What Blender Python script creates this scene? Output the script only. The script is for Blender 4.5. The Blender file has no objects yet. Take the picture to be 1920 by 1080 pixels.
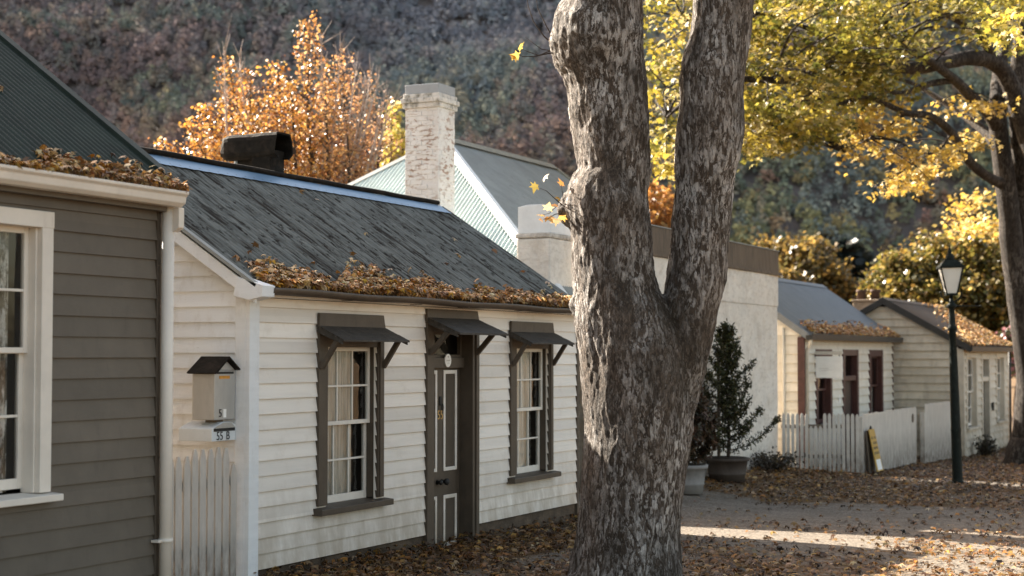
import bpy, math, random
import numpy as np
from mathutils import Vector, noise as mnoise
random.seed(7); RNG = np.random.default_rng(11)
sc = bpy.context.scene
COL = sc.collection

# ------------------------------------------------------------------ camera model (Y runs up the street, X towards the road)
F, HOR, VPX, CZ = 3100.0, 665.0, 2400.0, 2.0
TH = math.atan((VPX - 960) / F); PT = math.atan((HOR - 540) / F)
FW = (-math.sin(TH), math.cos(TH)); RT = (math.cos(TH), math.sin(TH))
def at(px, py, dep):
    a = (px - 960) / F; b = (540 - py) / F
    fh = math.cos(PT) - b * math.sin(PT); v = math.sin(PT) + b * math.cos(PT)
    return Vector(((RT[0]*a + FW[0]*fh)*dep, (RT[1]*a + FW[1]*fh)*dep, CZ + v*dep))
def gz(x, y):
    z = np.interp(y, [-20, 8, 13, 20, 30, 42, 52, 80], [0.0, -.03, -.10, -.24, -.29, -.55, -.68, -.75])
    rise = np.clip((-7.1 - x), 0, 1.6) * .10 * np.clip((y - 21) / 3, 0, 1) * np.clip((34 - y) / 4, 0, 1)
    return z + rise

# ------------------------------------------------------------------ tagging and mesh helpers
def tag(o, label=None, cat=None, group=None, kind=None):
    if label: o['label'] = label
    if cat: o['category'] = cat
    if group: o['group'] = group
    if kind: o['kind'] = kind
    return o
def thing(name, loc, label, cat, group=None):
    o = bpy.data.objects.new(name, None); COL.objects.link(o)
    o.location = loc; o.empty_display_size = .2
    return tag(o, label, cat, group)
def rootloc(o):
    v = Vector((0, 0, 0))
    while o is not None:
        v += o.location; o = o.parent
    return v
def link(name, me, mat, parent=None, loc=None):
    o = bpy.data.objects.new(name, me); COL.objects.link(o)
    if mat is not None: me.materials.append(mat)
    off = rootloc(parent) if parent is not None else Vector(loc or (0, 0, 0))
    if parent is not None: o.parent = parent
    else: o.location = off
    if off.length > 0:
        n = len(me.vertices); a = np.empty(n*3, np.float32); me.vertices.foreach_get('co', a)
        a = a.reshape(-1, 3) - np.array(off, np.float32); me.vertices.foreach_set('co', a.ravel()); me.update()
    return o
class MB:
    def __init__(s): s.v = []; s.f = []; s.sm = []; s.t = {}; s.tone = None
    def add(s, vs, fs, smooth=False):
        b = len(s.v); s.v += [tuple(p) for p in vs]
        if s.tone is not None: s.t.update({len(s.f)+i: s.tone for i in range(len(fs))})
        s.f += [tuple(b + i for i in f) for f in fs]; s.sm += [smooth]*len(fs); return s
    def quad(s, *p): return s.add(p, [tuple(range(len(p)))])
    def box(s, x0, x1, y0, y1, z0, z1):
        if x0 > x1: x0, x1 = x1, x0
        if y0 > y1: y0, y1 = y1, y0
        v = [(x0,y0,z0),(x1,y0,z0),(x1,y1,z0),(x0,y1,z0),(x0,y0,z1),(x1,y0,z1),(x1,y1,z1),(x0,y1,z1)]
        return s.add(v, [(0,3,2,1),(4,5,6,7),(0,1,5,4),(1,2,6,5),(2,3,7,6),(3,0,4,7)])
    def prism(s, poly, ext):
        n = len(poly); e = Vector(ext); a = [Vector(p) for p in poly]
        nrm = Vector((0,0,0))
        for i in range(n): nrm += a[i].cross(a[(i+1) % n])
        if nrm.dot(e) > 0: a.reverse()
        v = a + [p + e for p in a]
        return s.add(v, [tuple(range(n)), tuple(range(2*n-1, n-1, -1))] + [((i+1) % n, i, n+i, n+(i+1) % n) for i in range(n)])
    def bar(s, p, q, w, t, up=(0,0,1)):
        p = Vector(p); q = Vector(q); d = (q-p).normalized(); u = Vector(up)
        side = d.cross(u)
        if side.length < 1e-4: side = d.cross(Vector((1,0,0)))
        side.normalize(); u = side.cross(d).normalized()
        a = [p + side*sx*w/2 + u*sz*t/2 for sx, sz in ((-1,-1),(1,-1),(1,1),(-1,1))]
        return s.prism(a, q-p)
    def tube(s, pts, rad, n=8, caps=True, smooth=True):
        pts = [Vector(p) for p in pts]; vs = []; prev = None
        for i, p in enumerate(pts):
            d = (pts[min(i+1, len(pts)-1)] - pts[max(i-1, 0)]).normalized()
            if prev is None:
                a = d.cross(Vector((0,0,1)))
                if a.length < 1e-3: a = d.cross(Vector((0,1,0)))
                a.normalize()
            else:
                a = (prev - d*prev.dot(d)).normalized()
            prev = a; b = d.cross(a); r = rad[i] if hasattr(rad, '__len__') else rad
            vs += [p + (a*math.cos(2*math.pi*k/n) + b*math.sin(2*math.pi*k/n))*r for k in range(n)]
        fs = []
        for i in range(len(pts)-1):
            for k in range(n):
                k2 = (k+1) % n; fs.append((i*n+k, i*n+k2, (i+1)*n+k2, (i+1)*n+k))
        if caps: fs += [tuple(range(n-1,-1,-1)), tuple((len(pts)-1)*n+k for k in range(n))]
        return s.add(vs, fs, smooth)
    def build(s, name, mat, parent=None, loc=None, bevel=0):
        me = bpy.data.meshes.new(name); me.from_pydata(s.v, [], s.f); me.update()
        me.polygons.foreach_set('use_smooth', s.sm)
        if s.t:
            a = me.attributes.new('tone', 'FLOAT', 'FACE'); a.data.foreach_set('value', [s.t.get(i, 0.0) for i in range(len(s.f))])
        o = link(name, me, mat, parent, loc)
        if bevel:
            m = o.modifiers.new('bevel', 'BEVEL'); m.width = bevel; m.segments = 2; m.limit_method = 'ANGLE'
        return o
def np_mesh(name, co, loops, starts, mat, parent=None, loc=None, cols=None, smooth=False):
    me = bpy.data.meshes.new(name)
    me.vertices.add(len(co)); me.vertices.foreach_set('co', np.asarray(co, np.float32).ravel())
    me.loops.add(len(loops)); me.loops.foreach_set('vertex_index', np.asarray(loops, np.int32))
    me.polygons.add(len(starts)); me.polygons.foreach_set('loop_start', np.asarray(starts, np.int32))
    if smooth: me.polygons.foreach_set('use_smooth', np.ones(len(starts), bool))
    me.update(calc_edges=True)
    if cols is not None:
        at_ = me.attributes.new('tint', 'FLOAT_COLOR', 'FACE')
        c4 = np.ones((len(starts), 4), np.float32); c4[:, :3] = cols
        at_.data.foreach_set('color', c4.ravel())
    return link(name, me, mat, parent, loc)
# flat leaf outlines (x, y, z), stem at the origin
MAPLE = np.array([(0,0,0),(.10,.16,.02),(.46,.06,-.06),(.30,.30,.03),(.52,.58,-.08),(.22,.56,.05),(0,1.0,-.10),(-.22,.56,.05),(-.52,.58,-.08),(-.30,.30,.03),(-.46,.06,-.06),(-.10,.16,.02)], np.float32)
OVAL = np.array([(0,0,0),(.24,.25,.04),(.26,.6,.03),(0,1,-.06),(-.26,.6,.03),(-.24,.25,.04)], np.float32)
TUFT = np.array([(-.5,-.35,0),(.15,-.5,.12),(.55,.1,-.05),(.1,.5,.15),(-.45,.4,-.05)], np.float32)
CRUMP = MAPLE*np.array([1,1,3.2],np.float32)
def leaves(name, pts, size, cols, tmpl, mat, parent=None, loc=None, tilt=1.0, updir=None):
    """every leaf is one small bent polygon; tilt 0 = lying flat, 1 = any direction"""
    n = len(pts); k = len(tmpl)
    yaw = RNG.uniform(0, 2*math.pi, n)
    nz = np.stack([RNG.normal(0, tilt, n), RNG.normal(0, tilt, n), np.ones(n)], 1) if updir is None else updir + RNG.normal(0, tilt, (n, 3))
    nz /= np.linalg.norm(nz, axis=1)[:, None] + 1e-9
    hx = np.stack([np.cos(yaw), np.sin(yaw), np.zeros(n)], 1)
    ax = hx - nz*(hx*nz).sum(1)[:, None]; ax /= np.linalg.norm(ax, axis=1)[:, None] + 1e-9
    ay = np.cross(nz, ax)
    t = tmpl.copy(); t[:, 1] -= .45
    sz = np.broadcast_to(size, n)[:, None, None]
    jit = 1 + RNG.normal(0, .10, (n, k, 1))
    co = pts[:, None, :] + sz*jit*(ax[:, None, :]*t[None, :, :1] + ay[:, None, :]*t[None, :, 1:2] + nz[:, None, :]*(t[None, :, 2:3]*RNG.uniform(.2, 1.9, (n, 1, 1))))
    return np_mesh(name, co.reshape(-1, 3), np.arange(n*k), np.arange(0, n*k, k), mat, parent, loc, cols)
def pick(pal, n, jitter=.15):
    pal = np.array(pal, np.float32); w = pal[:, 3]/pal[:, 3].sum()
    c = pal[RNG.choice(len(pal), n, p=w), :3]
    return np.clip(c*(1 + RNG.normal(0, jitter, (n, 1)))*(1 + RNG.normal(0, .05, (n, 3))), .004, .95)

# ------------------------------------------------------------------ procedural materials
def nd(nt, typ, **kw):
    n = nt.nodes.new(typ)
    for k, v in kw.items():
        if k in ('I',):
            for kk, vv in v.items(): n.inputs[kk].default_value = vv
        else: setattr(n, k, v)
    return n
def base_mat(name):
    m = bpy.data.materials.new(name); m.use_nodes = True; nt = m.node_tree; nt.nodes.clear()
    out = nd(nt, 'ShaderNodeOutputMaterial'); p = nd(nt, 'ShaderNodeBsdfPrincipled')
    nt.links.new(p.outputs[0], out.inputs[0]); return m, nt, p, out
def c4(c): return (c[0], c[1], c[2], 1)
def noise_fac(nt, scale, stretch=(1,1,1), detail=5, rough=.6, lo=.35, hi=.65, kind='noise', coord='Object', dist=0):
    tc = nd(nt, 'ShaderNodeTexCoord'); mp = nd(nt, 'ShaderNodeMapping'); mp.inputs['Scale'].default_value = stretch
    nt.links.new(tc.outputs[coord], mp.inputs[0])
    if kind == 'noise':
        t = nd(nt, 'ShaderNodeTexNoise', I={'Scale': scale, 'Detail': detail, 'Roughness': rough, 'Distortion': dist}); o = t.outputs[0]
    else:
        t = nd(nt, 'ShaderNodeTexVoronoi', I={'Scale': scale}); o = t.outputs['Distance']
    nt.links.new(mp.outputs[0], t.inputs['Vector'])
    r = nd(nt, 'ShaderNodeMapRange', I={1: lo, 2: hi, 3: 0.0, 4: 1.0}); nt.links.new(o, r.inputs[0])
    return r.outputs[0]
def mixc(nt, fac, a, b):
    m = nd(nt, 'ShaderNodeMix', data_type='RGBA')
    for i, x in ((6, a), (7, b)):
        if isinstance(x, (tuple, list)): m.inputs[i].default_value = c4(x)
        else: nt.links.new(x, m.inputs[i])
    if isinstance(fac, float): m.inputs[0].default_value = fac
    else: nt.links.new(fac, m.inputs[0])
    return m.outputs[2]
def mul(nt, a, b):
    m = nd(nt, 'ShaderNodeMath', operation='MULTIPLY')
    for i, x in ((0, a), (1, b)):
        if isinstance(x, float): m.inputs[i].default_value = x
        else: nt.links.new(x, m.inputs[i])
    return m.outputs[0]
def zfade(nt, z0, z1):
    g = nd(nt, 'ShaderNodeNewGeometry'); s = nd(nt, 'ShaderNodeSeparateXYZ'); nt.links.new(g.outputs['Position'], s.inputs[0])
    r = nd(nt, 'ShaderNodeMapRange', I={1: z0, 2: z1, 3: 1.0, 4: 0.0}); nt.links.new(s.outputs[2], r.inputs[0]); return r.outputs[0]
def mk(name, col, var=.12, vs=4, stretch=(1,1,1), rough=.75, spec=.3, metal=0, dirt=(), bump=.15, bs=80, bstretch=None, fade=None, ribs=None, tone=False):
    m, nt, p, out = base_mat(name)
    c = mixc(nt, noise_fac(nt, vs, stretch), tuple(x*(1-var) for x in col), tuple(min(1, x*(1+var)) for x in col))
    for d in dirt:   # (colour, scale, stretch, lo, hi, strength)
        c = mixc(nt, mul(nt, noise_fac(nt, d[1], d[2], 7, .68, d[3], d[4]), float(d[5])), c, d[0])
    at_ = nd(nt, 'ShaderNodeAttribute', attribute_name='tone'); a1 = nd(nt, 'ShaderNodeMath', operation='ADD'); a1.inputs[1].default_value = 1; nt.links.new(at_.outputs['Fac'], a1.inputs[0])
    if tone:
        sc_ = nd(nt, 'ShaderNodeVectorMath', operation='SCALE'); nt.links.new(c, sc_.inputs[0]); nt.links.new(a1.outputs[0], sc_.inputs['Scale']); c = sc_.outputs[0]
    if fade:         # (colour, z0, z1, scale)
        f = mul(nt, zfade(nt, fade[1], fade[2]), noise_fac(nt, fade[3], (1,1,.35), 6, .7, .3, .6))
        c = mixc(nt, f, c, fade[0])
    if ribs:         # (pitch, phase, strength): shade in the sheet troughs, painted as a dark tint
        tc = nd(nt, 'ShaderNodeTexCoord'); s_ = nd(nt, 'ShaderNodeSeparateXYZ'); nt.links.new(tc.outputs['Object'], s_.inputs[0])
        ma = nd(nt, 'ShaderNodeMath', operation='MULTIPLY_ADD'); ma.inputs[1].default_value = 2*math.pi/ribs[0]; ma.inputs[2].default_value = ribs[1]*2*math.pi/ribs[0]; nt.links.new(s_.outputs[1], ma.inputs[0])
        co = nd(nt, 'ShaderNodeMath', operation='COSINE'); nt.links.new(ma.outputs[0], co.inputs[0])
        mr = nd(nt, 'ShaderNodeMapRange', I={1: .35, 2: -.9, 3: 0.0, 4: ribs[2]}); nt.links.new(co.outputs[0], mr.inputs[0])
        c = mixc(nt, mr.outputs[0], c, tuple(x*.14 for x in col))
    nt.links.new(c, p.inputs['Base Color'])
    p.inputs['Roughness'].default_value = rough; p.inputs['Specular IOR Level'].default_value = spec; p.inputs['Metallic'].default_value = metal
    if bump:
        b = nd(nt, 'ShaderNodeBump', I={'Strength': bump, 'Distance': .02})
        nt.links.new(noise_fac(nt, bs, bstretch or stretch, 6, .65, .2, .8), b.inputs['Height']); nt.links.new(b.outputs[0], p.inputs['Normal'])
    return m
def leaf_mat(name, transl=.4, gloss=.25, gain=1.0):
    m, nt, p, out = base_mat(name)
    a = nd(nt, 'ShaderNodeAttribute', attribute_name='tint')
    c = mixc(nt, noise_fac(nt, 25, lo=.3, hi=.7), (.8*gain,)*3, (1.15*gain,)*3)
    mm = nd(nt, 'ShaderNodeMix', data_type='RGBA', blend_type='MULTIPLY'); mm.inputs[0].default_value = 1
    nt.links.new(a.outputs[0], mm.inputs[6]); nt.links.new(c, mm.inputs[7])
    nt.links.new(mm.outputs[2], p.inputs['Base Color']); p.inputs['Roughness'].default_value = .38; p.inputs['Specular IOR Level'].default_value = gloss
    if transl:
        t = nd(nt, 'ShaderNodeBsdfTranslucent'); nt.links.new(mm.outputs[2], t.inputs[0])
        x = nd(nt, 'ShaderNodeMixShader'); x.inputs[0].default_value = transl
        nt.links.new(p.outputs[0], x.inputs[1]); nt.links.new(t.outputs[0], x.inputs[2]); nt.links.new(x.outputs[0], out.inputs[0])
    return m
def glass_mat(name, tint=(.9,.92,.92), refl=1.0):
    m, nt, p, out = base_mat(name); nt.nodes.remove(p)
    t = nd(nt, 'ShaderNodeBsdfTransparent'); t.inputs[0].default_value = c4(tint)
    g = nd(nt, 'ShaderNodeBsdfGlossy'); g.inputs['Roughness'].default_value = .02; g.inputs[0].default_value = (1,1,1,1)
    f = nd(nt, 'ShaderNodeFresnel'); f.inputs[0].default_value = 1.5
    b = nd(nt, 'ShaderNodeBump', I={'Strength': .12, 'Distance': .01}); nt.links.new(noise_fac(nt, 5, detail=1), b.inputs['Height']); nt.links.new(b.outputs[0], g.inputs['Normal'])
    x = nd(nt, 'ShaderNodeMixShader'); nt.links.new(mul(nt, f.outputs[0], refl), x.inputs[0])
    nt.links.new(t.outputs[0], x.inputs[1]); nt.links.new(g.outputs[0], x.inputs[2]); nt.links.new(x.outputs[0], out.inputs[0])
    return m
def bark_mat(name, dark=(.030,.023,.018), mid=(.090,.069,.053), pale=(.62,.58,.54), s=1.0, moss=True):
    """plated, flaking bark: long irregular plates of different tone with dark cracks and patches of moss"""
    m, nt, p, out = base_mat(name)
    tc = nd(nt, 'ShaderNodeTexCoord'); mp = nd(nt, 'ShaderNodeMapping'); mp.inputs['Scale'].default_value = (1, 1, .34)
    nt.links.new(tc.outputs['Object'], mp.inputs[0])
    ns = nd(nt, 'ShaderNodeTexNoise', I={'Scale': 9*s, 'Detail': 5, 'Roughness': .65}); nt.links.new(mp.outputs[0], ns.inputs['Vector'])
    wv = nd(nt, 'ShaderNodeVectorMath', operation='MULTIPLY_ADD'); wv.inputs[1].default_value = (.16/s,)*3
    nt.links.new(ns.outputs['Color'], wv.inputs[0]); nt.links.new(mp.outputs[0], wv.inputs[2])
    def vor(sc_, feat):
        v = nd(nt, 'ShaderNodeTexVoronoi', feature=feat, I={'Scale': sc_*s}); nt.links.new(wv.outputs[0], v.inputs['Vector']); return v
    v1 = vor(34, 'F1'); v2 = vor(76, 'F1'); e1 = vor(34, 'DISTANCE_TO_EDGE')
    def chan(v, lo, hi):
        sp = nd(nt, 'ShaderNodeSeparateColor'); nt.links.new(v.outputs['Color'], sp.inputs[0])
        r = nd(nt, 'ShaderNodeMapRange', I={1: lo, 2: hi}); nt.links.new(sp.outputs[0], r.inputs[0]); return r.outputs[0]
    c = mixc(nt, chan(v1, .05, .75), (mid[0]*.55, mid[1]*.52, mid[2]*.5), (mid[0]*1.35, mid[1]*1.35, mid[2]*1.35))
    c = mixc(nt, mul(nt, chan(v2, .45, .8), .75), c, (mid[0]*2.1, mid[1]*2.1, mid[2]*2.1))
    zone = noise_fac(nt, 1.3*s, (1,1,.55), 6, .7, .40, .60)
    c = mixc(nt, mul(nt, mul(nt, chan(v1, .52, .72), zone), .95), c, pale)
    c = mixc(nt, mul(nt, mul(nt, chan(v2, .72, .85), zone), .8), c, (pale[0]*.8, pale[1]*.8, pale[2]*.8))
    cr = nd(nt, 'ShaderNodeMapRange', I={1: .0, 2: .10, 3: .85, 4: 0.0}); nt.links.new(e1.outputs['Distance'], cr.inputs[0])
    c = mixc(nt, mul(nt, cr.outputs[0], noise_fac(nt, 4*s, (1,1,.4), 4, .6, .3, .6)), c, dark)
    c = mixc(nt, mul(nt, noise_fac(nt, 2.2*s, (1,1,.55), 9, .78, .47, .62), .8), c, (dark[0]*1.2, dark[1]*1.2, dark[2]*1.1))
    c = mixc(nt, mul(nt, noise_fac(nt, 60*s, (1,1,.6), 3, .6, .5, .7), .35), c, dark)
    if moss: c = mixc(nt, mul(nt, noise_fac(nt, 1.1*s, (1,1,.7), 9, .78, .57, .70), .7), c, (.040,.028,.012))
    if moss:   # damp moss where the two stems part
        g = nd(nt, 'ShaderNodeNewGeometry'); dv_ = nd(nt, 'ShaderNodeVectorMath', operation='SUBTRACT'); dv_.inputs[1].default_value = tuple(at(1258, 655, 15.2)); nt.links.new(g.outputs['Position'], dv_.inputs[0])
        ml = nd(nt, 'ShaderNodeVectorMath', operation='MULTIPLY'); ml.inputs[1].default_value = (1, .8, .45); nt.links.new(dv_.outputs[0], ml.inputs[0])
        ln = nd(nt, 'ShaderNodeVectorMath', operation='LENGTH'); nt.links.new(ml.outputs[0], ln.inputs[0])
        rr = nd(nt, 'ShaderNodeMapRange', I={1: .10, 2: .42, 3: 1.0, 4: 0.0}); nt.links.new(ln.outputs['Value'], rr.inputs[0])
        c = mixc(nt, mul(nt, rr.outputs[0], noise_fac(nt, 5, (1,1,.6), 8, .75, .25, .6)), c, (.022,.016,.008))
    nt.links.new(c, p.inputs['Base Color']); p.inputs['Roughness'].default_value = .8; p.inputs['Specular IOR Level'].default_value = .25
    b = nd(nt, 'ShaderNodeBump', I={'Strength': .65, 'Distance': .03})
    hh = nd(nt, 'ShaderNodeMath', operation='ADD'); nt.links.new(noise_fac(nt, 26*s, (1,1,.3), 8, .7, .25, .75), hh.inputs[0])
    eh = nd(nt, 'ShaderNodeMapRange', I={1: 0, 2: .18}); nt.links.new(e1.outputs['Distance'], eh.inputs[0]); nt.links.new(eh.outputs[0], hh.inputs[1])
    nt.links.new(hh.outputs[0], b.inputs['Height']); nt.links.new(b.outputs[0], p.inputs['Normal'])
    return m

GRIME = (.33,.29,.24)
M = {}
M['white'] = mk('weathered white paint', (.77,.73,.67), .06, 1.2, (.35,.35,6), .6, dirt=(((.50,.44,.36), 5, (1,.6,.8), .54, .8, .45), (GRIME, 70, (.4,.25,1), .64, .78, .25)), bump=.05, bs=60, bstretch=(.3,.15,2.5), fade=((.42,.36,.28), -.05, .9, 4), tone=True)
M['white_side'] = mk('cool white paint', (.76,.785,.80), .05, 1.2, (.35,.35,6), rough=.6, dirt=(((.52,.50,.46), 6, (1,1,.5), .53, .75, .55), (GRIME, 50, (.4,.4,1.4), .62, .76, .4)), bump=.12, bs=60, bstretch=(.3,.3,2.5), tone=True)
M['gutter_white'] = mk('cream gutter paint', (.72,.66,.58), .05, 4, rough=.45, dirt=(((.40,.34,.28), 12, (1,1,.3), .58, .8, .4),), bump=.05)
M['grey_wall'] = mk('taupe grey paint', (.128,.108,.085), .08, 3, rough=.55, dirt=(((.08,.066,.053), 9, (1,1,.4), .55, .8, .5),((.23,.20,.17), 40, (.3,.3,2), .62, .8, .3)), bump=.1, bs=60, bstretch=(.3,.3,2.5), tone=True)
M['trim_dark'] = mk('dark olive brown paint', (.078,.061,.045), .12, 5, rough=.5, dirt=(((.17,.155,.13), 30, (1,1,.2), .62, .8, .5),((.035,.03,.025), 8, (1,1,.4), .55, .8, .6)), bump=.12, bs=70, bstretch=(2,2,.3))
M['hood_dark'] = mk('weathered dark boards', (.055,.048,.040), .2, 6, rough=.7, dirt=(((.17,.16,.15), 22, (1.4,.25,1), .58, .74, .8),((.02,.018,.015), 9, (1,1,1), .5, .7, .7)), bump=.4, bs=40, bstretch=(2,.3,1))
M['sash_white'] = mk('sash paint', (.74,.70,.63), .05, 8, rough=.5, dirt=(((.45,.40,.34), 30, (1,1,.4), .6, .8, .35),), bump=.05)
M['curtain'] = mk('lace curtain', (.80,.76,.68), .25, 30, (1,1,.06), .9, spec=.1, bump=.1, bs=200)
M['mottled'] = mk('painted bark reflection', (.20,.175,.14), .5, 5, (1,1,.5), .9, spec=.1, dirt=(((.85,.82,.78), 13, (1,1,.35), .46, .58, .95),((.03,.025,.02), 6, (1,1,.4), .50, .62, .85)), bump=0)  # imitates tree bark mirrored in the panes, painted on a sheet behind them
M['interior'] = mk('dark interior', (.035,.029,.023), .2, 2, bump=0)
M['glass'] = glass_mat('window glass')
M['old_roof'] = mk('weathered corrugated iron', (.165,.172,.160), .25, 6, (.3,3,.3), .78, spec=.12, dirt=(((.28,.29,.27), 12, (.25,2.4,.25), .52, .68, .5),((.026,.021,.017), 8, (.16,2.6,.16), .505, .60, .9),((.018,.014,.011), 12, (.5,1.3,.5), .545, .62, .9),((.035,.028,.022), 2.2, (.7,1,.7), .56, .70, .6)), bump=.3, bs=50, ribs=(.09, .16, .62))
M['green_roof'] = mk('dark green iron', (.020,.030,.023), .2, 3, (1,1,1), .6, spec=.2, dirt=(((.06,.055,.045), 12, (.4,2,.4), .55, .75, .5),), bump=.1)
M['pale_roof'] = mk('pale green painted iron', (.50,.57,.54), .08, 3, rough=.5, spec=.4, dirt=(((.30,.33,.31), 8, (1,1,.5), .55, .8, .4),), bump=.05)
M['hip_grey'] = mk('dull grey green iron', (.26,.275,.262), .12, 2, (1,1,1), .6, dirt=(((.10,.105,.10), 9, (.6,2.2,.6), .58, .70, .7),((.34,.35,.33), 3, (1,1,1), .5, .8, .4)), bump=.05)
M['flash_white'] = mk('pale flashing', (.80,.82,.82), .05, 6, rough=.4, dirt=(((.45,.47,.46), 14, (1,1,1), .6, .8, .4),), bump=.05)
M['ridge_metal'] = mk('galvanised ridge', (.52,.60,.70), .08, 6, rough=.34, metal=.75, dirt=(((.25,.28,.32), 9, (1,.2,1), .6, .8, .4),), bump=.03)
M['ridge_grey'] = mk('lichen ridge cap', (.27,.26,.21), .2, 12, rough=.8, dirt=(((.42,.40,.30), 30, (1,1,1), .55, .7, .6),))
M['blue_roof'] = mk('blue grey iron', (.165,.185,.205), .12, 4, (.6,2,.6), .5, dirt=(((.09,.10,.11), 10, (.3,2,.3), .54, .75, .5),), bump=.06)
M['brown_roof'] = mk('brown iron', (.085,.062,.045), .2, 5, (.6,2,.6), .65, dirt=(((.03,.025,.02), 9, (.3,2,.3), .5, .7, .6),), bump=.1)
M['gutter_brown'] = mk('rusty brown gutter', (.085,.065,.048), .2, 7, (1,.4,1), .5, dirt=(((.20,.17,.14), 25, (1,.5,1), .62, .75, .6),((.05,.03,.02), 10, (1,.5,1), .55, .7, .6)), bump=.1)
M['concrete'] = mk('earthy foundation', (.105,.078,.055), .25, 4, (1,1,1.5), .9, dirt=(((.045,.034,.024), 5, (1,1,1), .45, .7, .8),((.20,.16,.12), 18, (1,1,1), .6, .75, .4)), bump=.5, bs=25)
M['tin_dark'] = mk('sooty tin', (.013,.011,.009), .3, 9, rough=.8, spec=.1, dirt=(((.05,.037,.028), 7, (1,1,1), .5, .72, .7),), bump=.25, bs=20)
M['render'] = mk('old white limewash', (.80,.745,.665), .08, 2, rough=.9, dirt=(((.56,.50,.43), 5, (1,1,2.6), .50, .62, .5),((.50,.43,.35), 2, (1,1,.8), .52, .72, .6),((.36,.30,.23), 12, (1,1,.6), .60, .74, .5)), bump=1.0, bs=9, fade=((.20,.15,.11), -.3, .35, 5))
M['fascia'] = mk('stained brown fascia', (.15,.115,.085), .2, 7, (1,3,.25), .8, dirt=(((.05,.042,.035), 10, (1,2,.2), .48, .7, .8),((.26,.22,.18), 12, (1,2,.15), .58, .75, .5)), bump=.2, bs=30)
M['cream'] = mk('cream paint', (.74,.69,.59), .06, 3, rough=.65, dirt=(((.48,.40,.29), 5, (1,1,.5), .54, .8, .5),), bump=.08, bs=50, tone=True)
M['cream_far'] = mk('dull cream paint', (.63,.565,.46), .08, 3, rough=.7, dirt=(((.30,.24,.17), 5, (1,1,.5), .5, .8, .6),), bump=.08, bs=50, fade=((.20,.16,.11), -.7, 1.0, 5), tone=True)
M['maroon'] = mk('maroon paint', (.085,.036,.030), .15, 6, rough=.5, bump=.05)
M['black_trim'] = mk('charcoal trim', (.045,.042,.038), .15, 6, rough=.5, bump=.05)
M['fence'] = mk('flaking picket paint', (.60,.56,.50), .08, 9, (1,1,.3), .75, dirt=(((.34,.30,.25), 20, (1,1,.25), .54, .75, .6),), bump=.2, bs=60, bstretch=(2,2,.2), fade=((.13,.10,.075), -.35, .42, 14))
M['fence_near'] = mk('flaking gate paint', (.50,.465,.42), .08, 9, (1,1,.3), .75, dirt=(((.36,.32,.28), 20, (1,1,.25), .54, .75, .6),), bump=.2, bs=60, bstretch=(2,2,.2), fade=((.12,.10,.08), -.1, .5, 14))
M['rail'] = mk('grey rail wood', (.16,.13,.10), .2, 9, (.3,.3,1), .85)
M['zinc'] = mk('dull grey metal box', (.42,.41,.385), .07, 5, (1,1,.5), .45, spec=.4, metal=.25, dirt=(((.28,.26,.24), 7, (1,1,.4), .54, .8, .5),), bump=.05)
M['palebox'] = mk('pale blue white box', (.62,.66,.68), .05, 6, rough=.45, dirt=(((.35,.35,.34), 10, (1,1,1), .58, .8, .4),), bump=.03)
M['ink'] = mk('black ink', (.02,.02,.02), .05, 5, rough=.6, bump=0)
M['gold'] = mk('tarnished gold', (.52,.34,.13), .15, 30, rough=.4, metal=.4, bump=0)
M['orange'] = mk('orange sticker', (.62,.28,.04), .15, 30, rough=.6, bump=0)
M['paper'] = mk('white sign face', (.88,.87,.84), .04, 6, rough=.6, bump=0)
M['faint'] = mk('faint grey print', (.45,.43,.40), .1, 30, rough=.7, bump=0)
M['yellow'] = mk('yellow sign face', (.50,.31,.07), .12, 8, rough=.6, bump=0)
M['iron'] = mk('green black cast iron', (.012,.015,.012), .3, 9, rough=.6, spec=.12, dirt=(((.07,.08,.065), 30, (1,1,.5), .6, .7, .6),), bump=.25, bs=30)
M['frost'] = mk('frosted lamp glass', (.72,.69,.62), .05, 5, rough=.3, spec=.5, bump=0)
M['pot'] = mk('dark brown tub', (.066,.050,.040), .15, 6, rough=.75, dirt=(((.12,.095,.075), 9, (1,1,.3), .55, .75, .5),), bump=.1)
M['potgrey'] = mk('grey tub', (.25,.235,.22), .12, 6, rough=.75, dirt=(((.14,.12,.10), 8, (1,1,.3), .52, .75, .5),), bump=.1)
M['soil'] = mk('soil', (.03,.022,.015), .3, 20, rough=1, bump=.5, bs=40)
M['bark_big'] = bark_mat('mottled sycamore bark')
M['bark_far'] = bark_mat('dark sycamore bark', (.014,.010,.008), (.032,.024,.018), (.16,.14,.12), .8, False)
M['bark_thin'] = mk('brown bark', (.06,.045,.036), .3, 14, (1,1,.3), .9, bump=.4, bs=30)
M['twig_pale'] = mk('pale bare twigs', (.42,.33,.28), .15, 9, rough=.8, bump=0)
M['leaf'] = leaf_mat('autumn leaves', .45, .6)
M['litter'] = leaf_mat('fallen leaves', .12, .2)
M['needles'] = leaf_mat('conifer needles', .15, .2)
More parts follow.
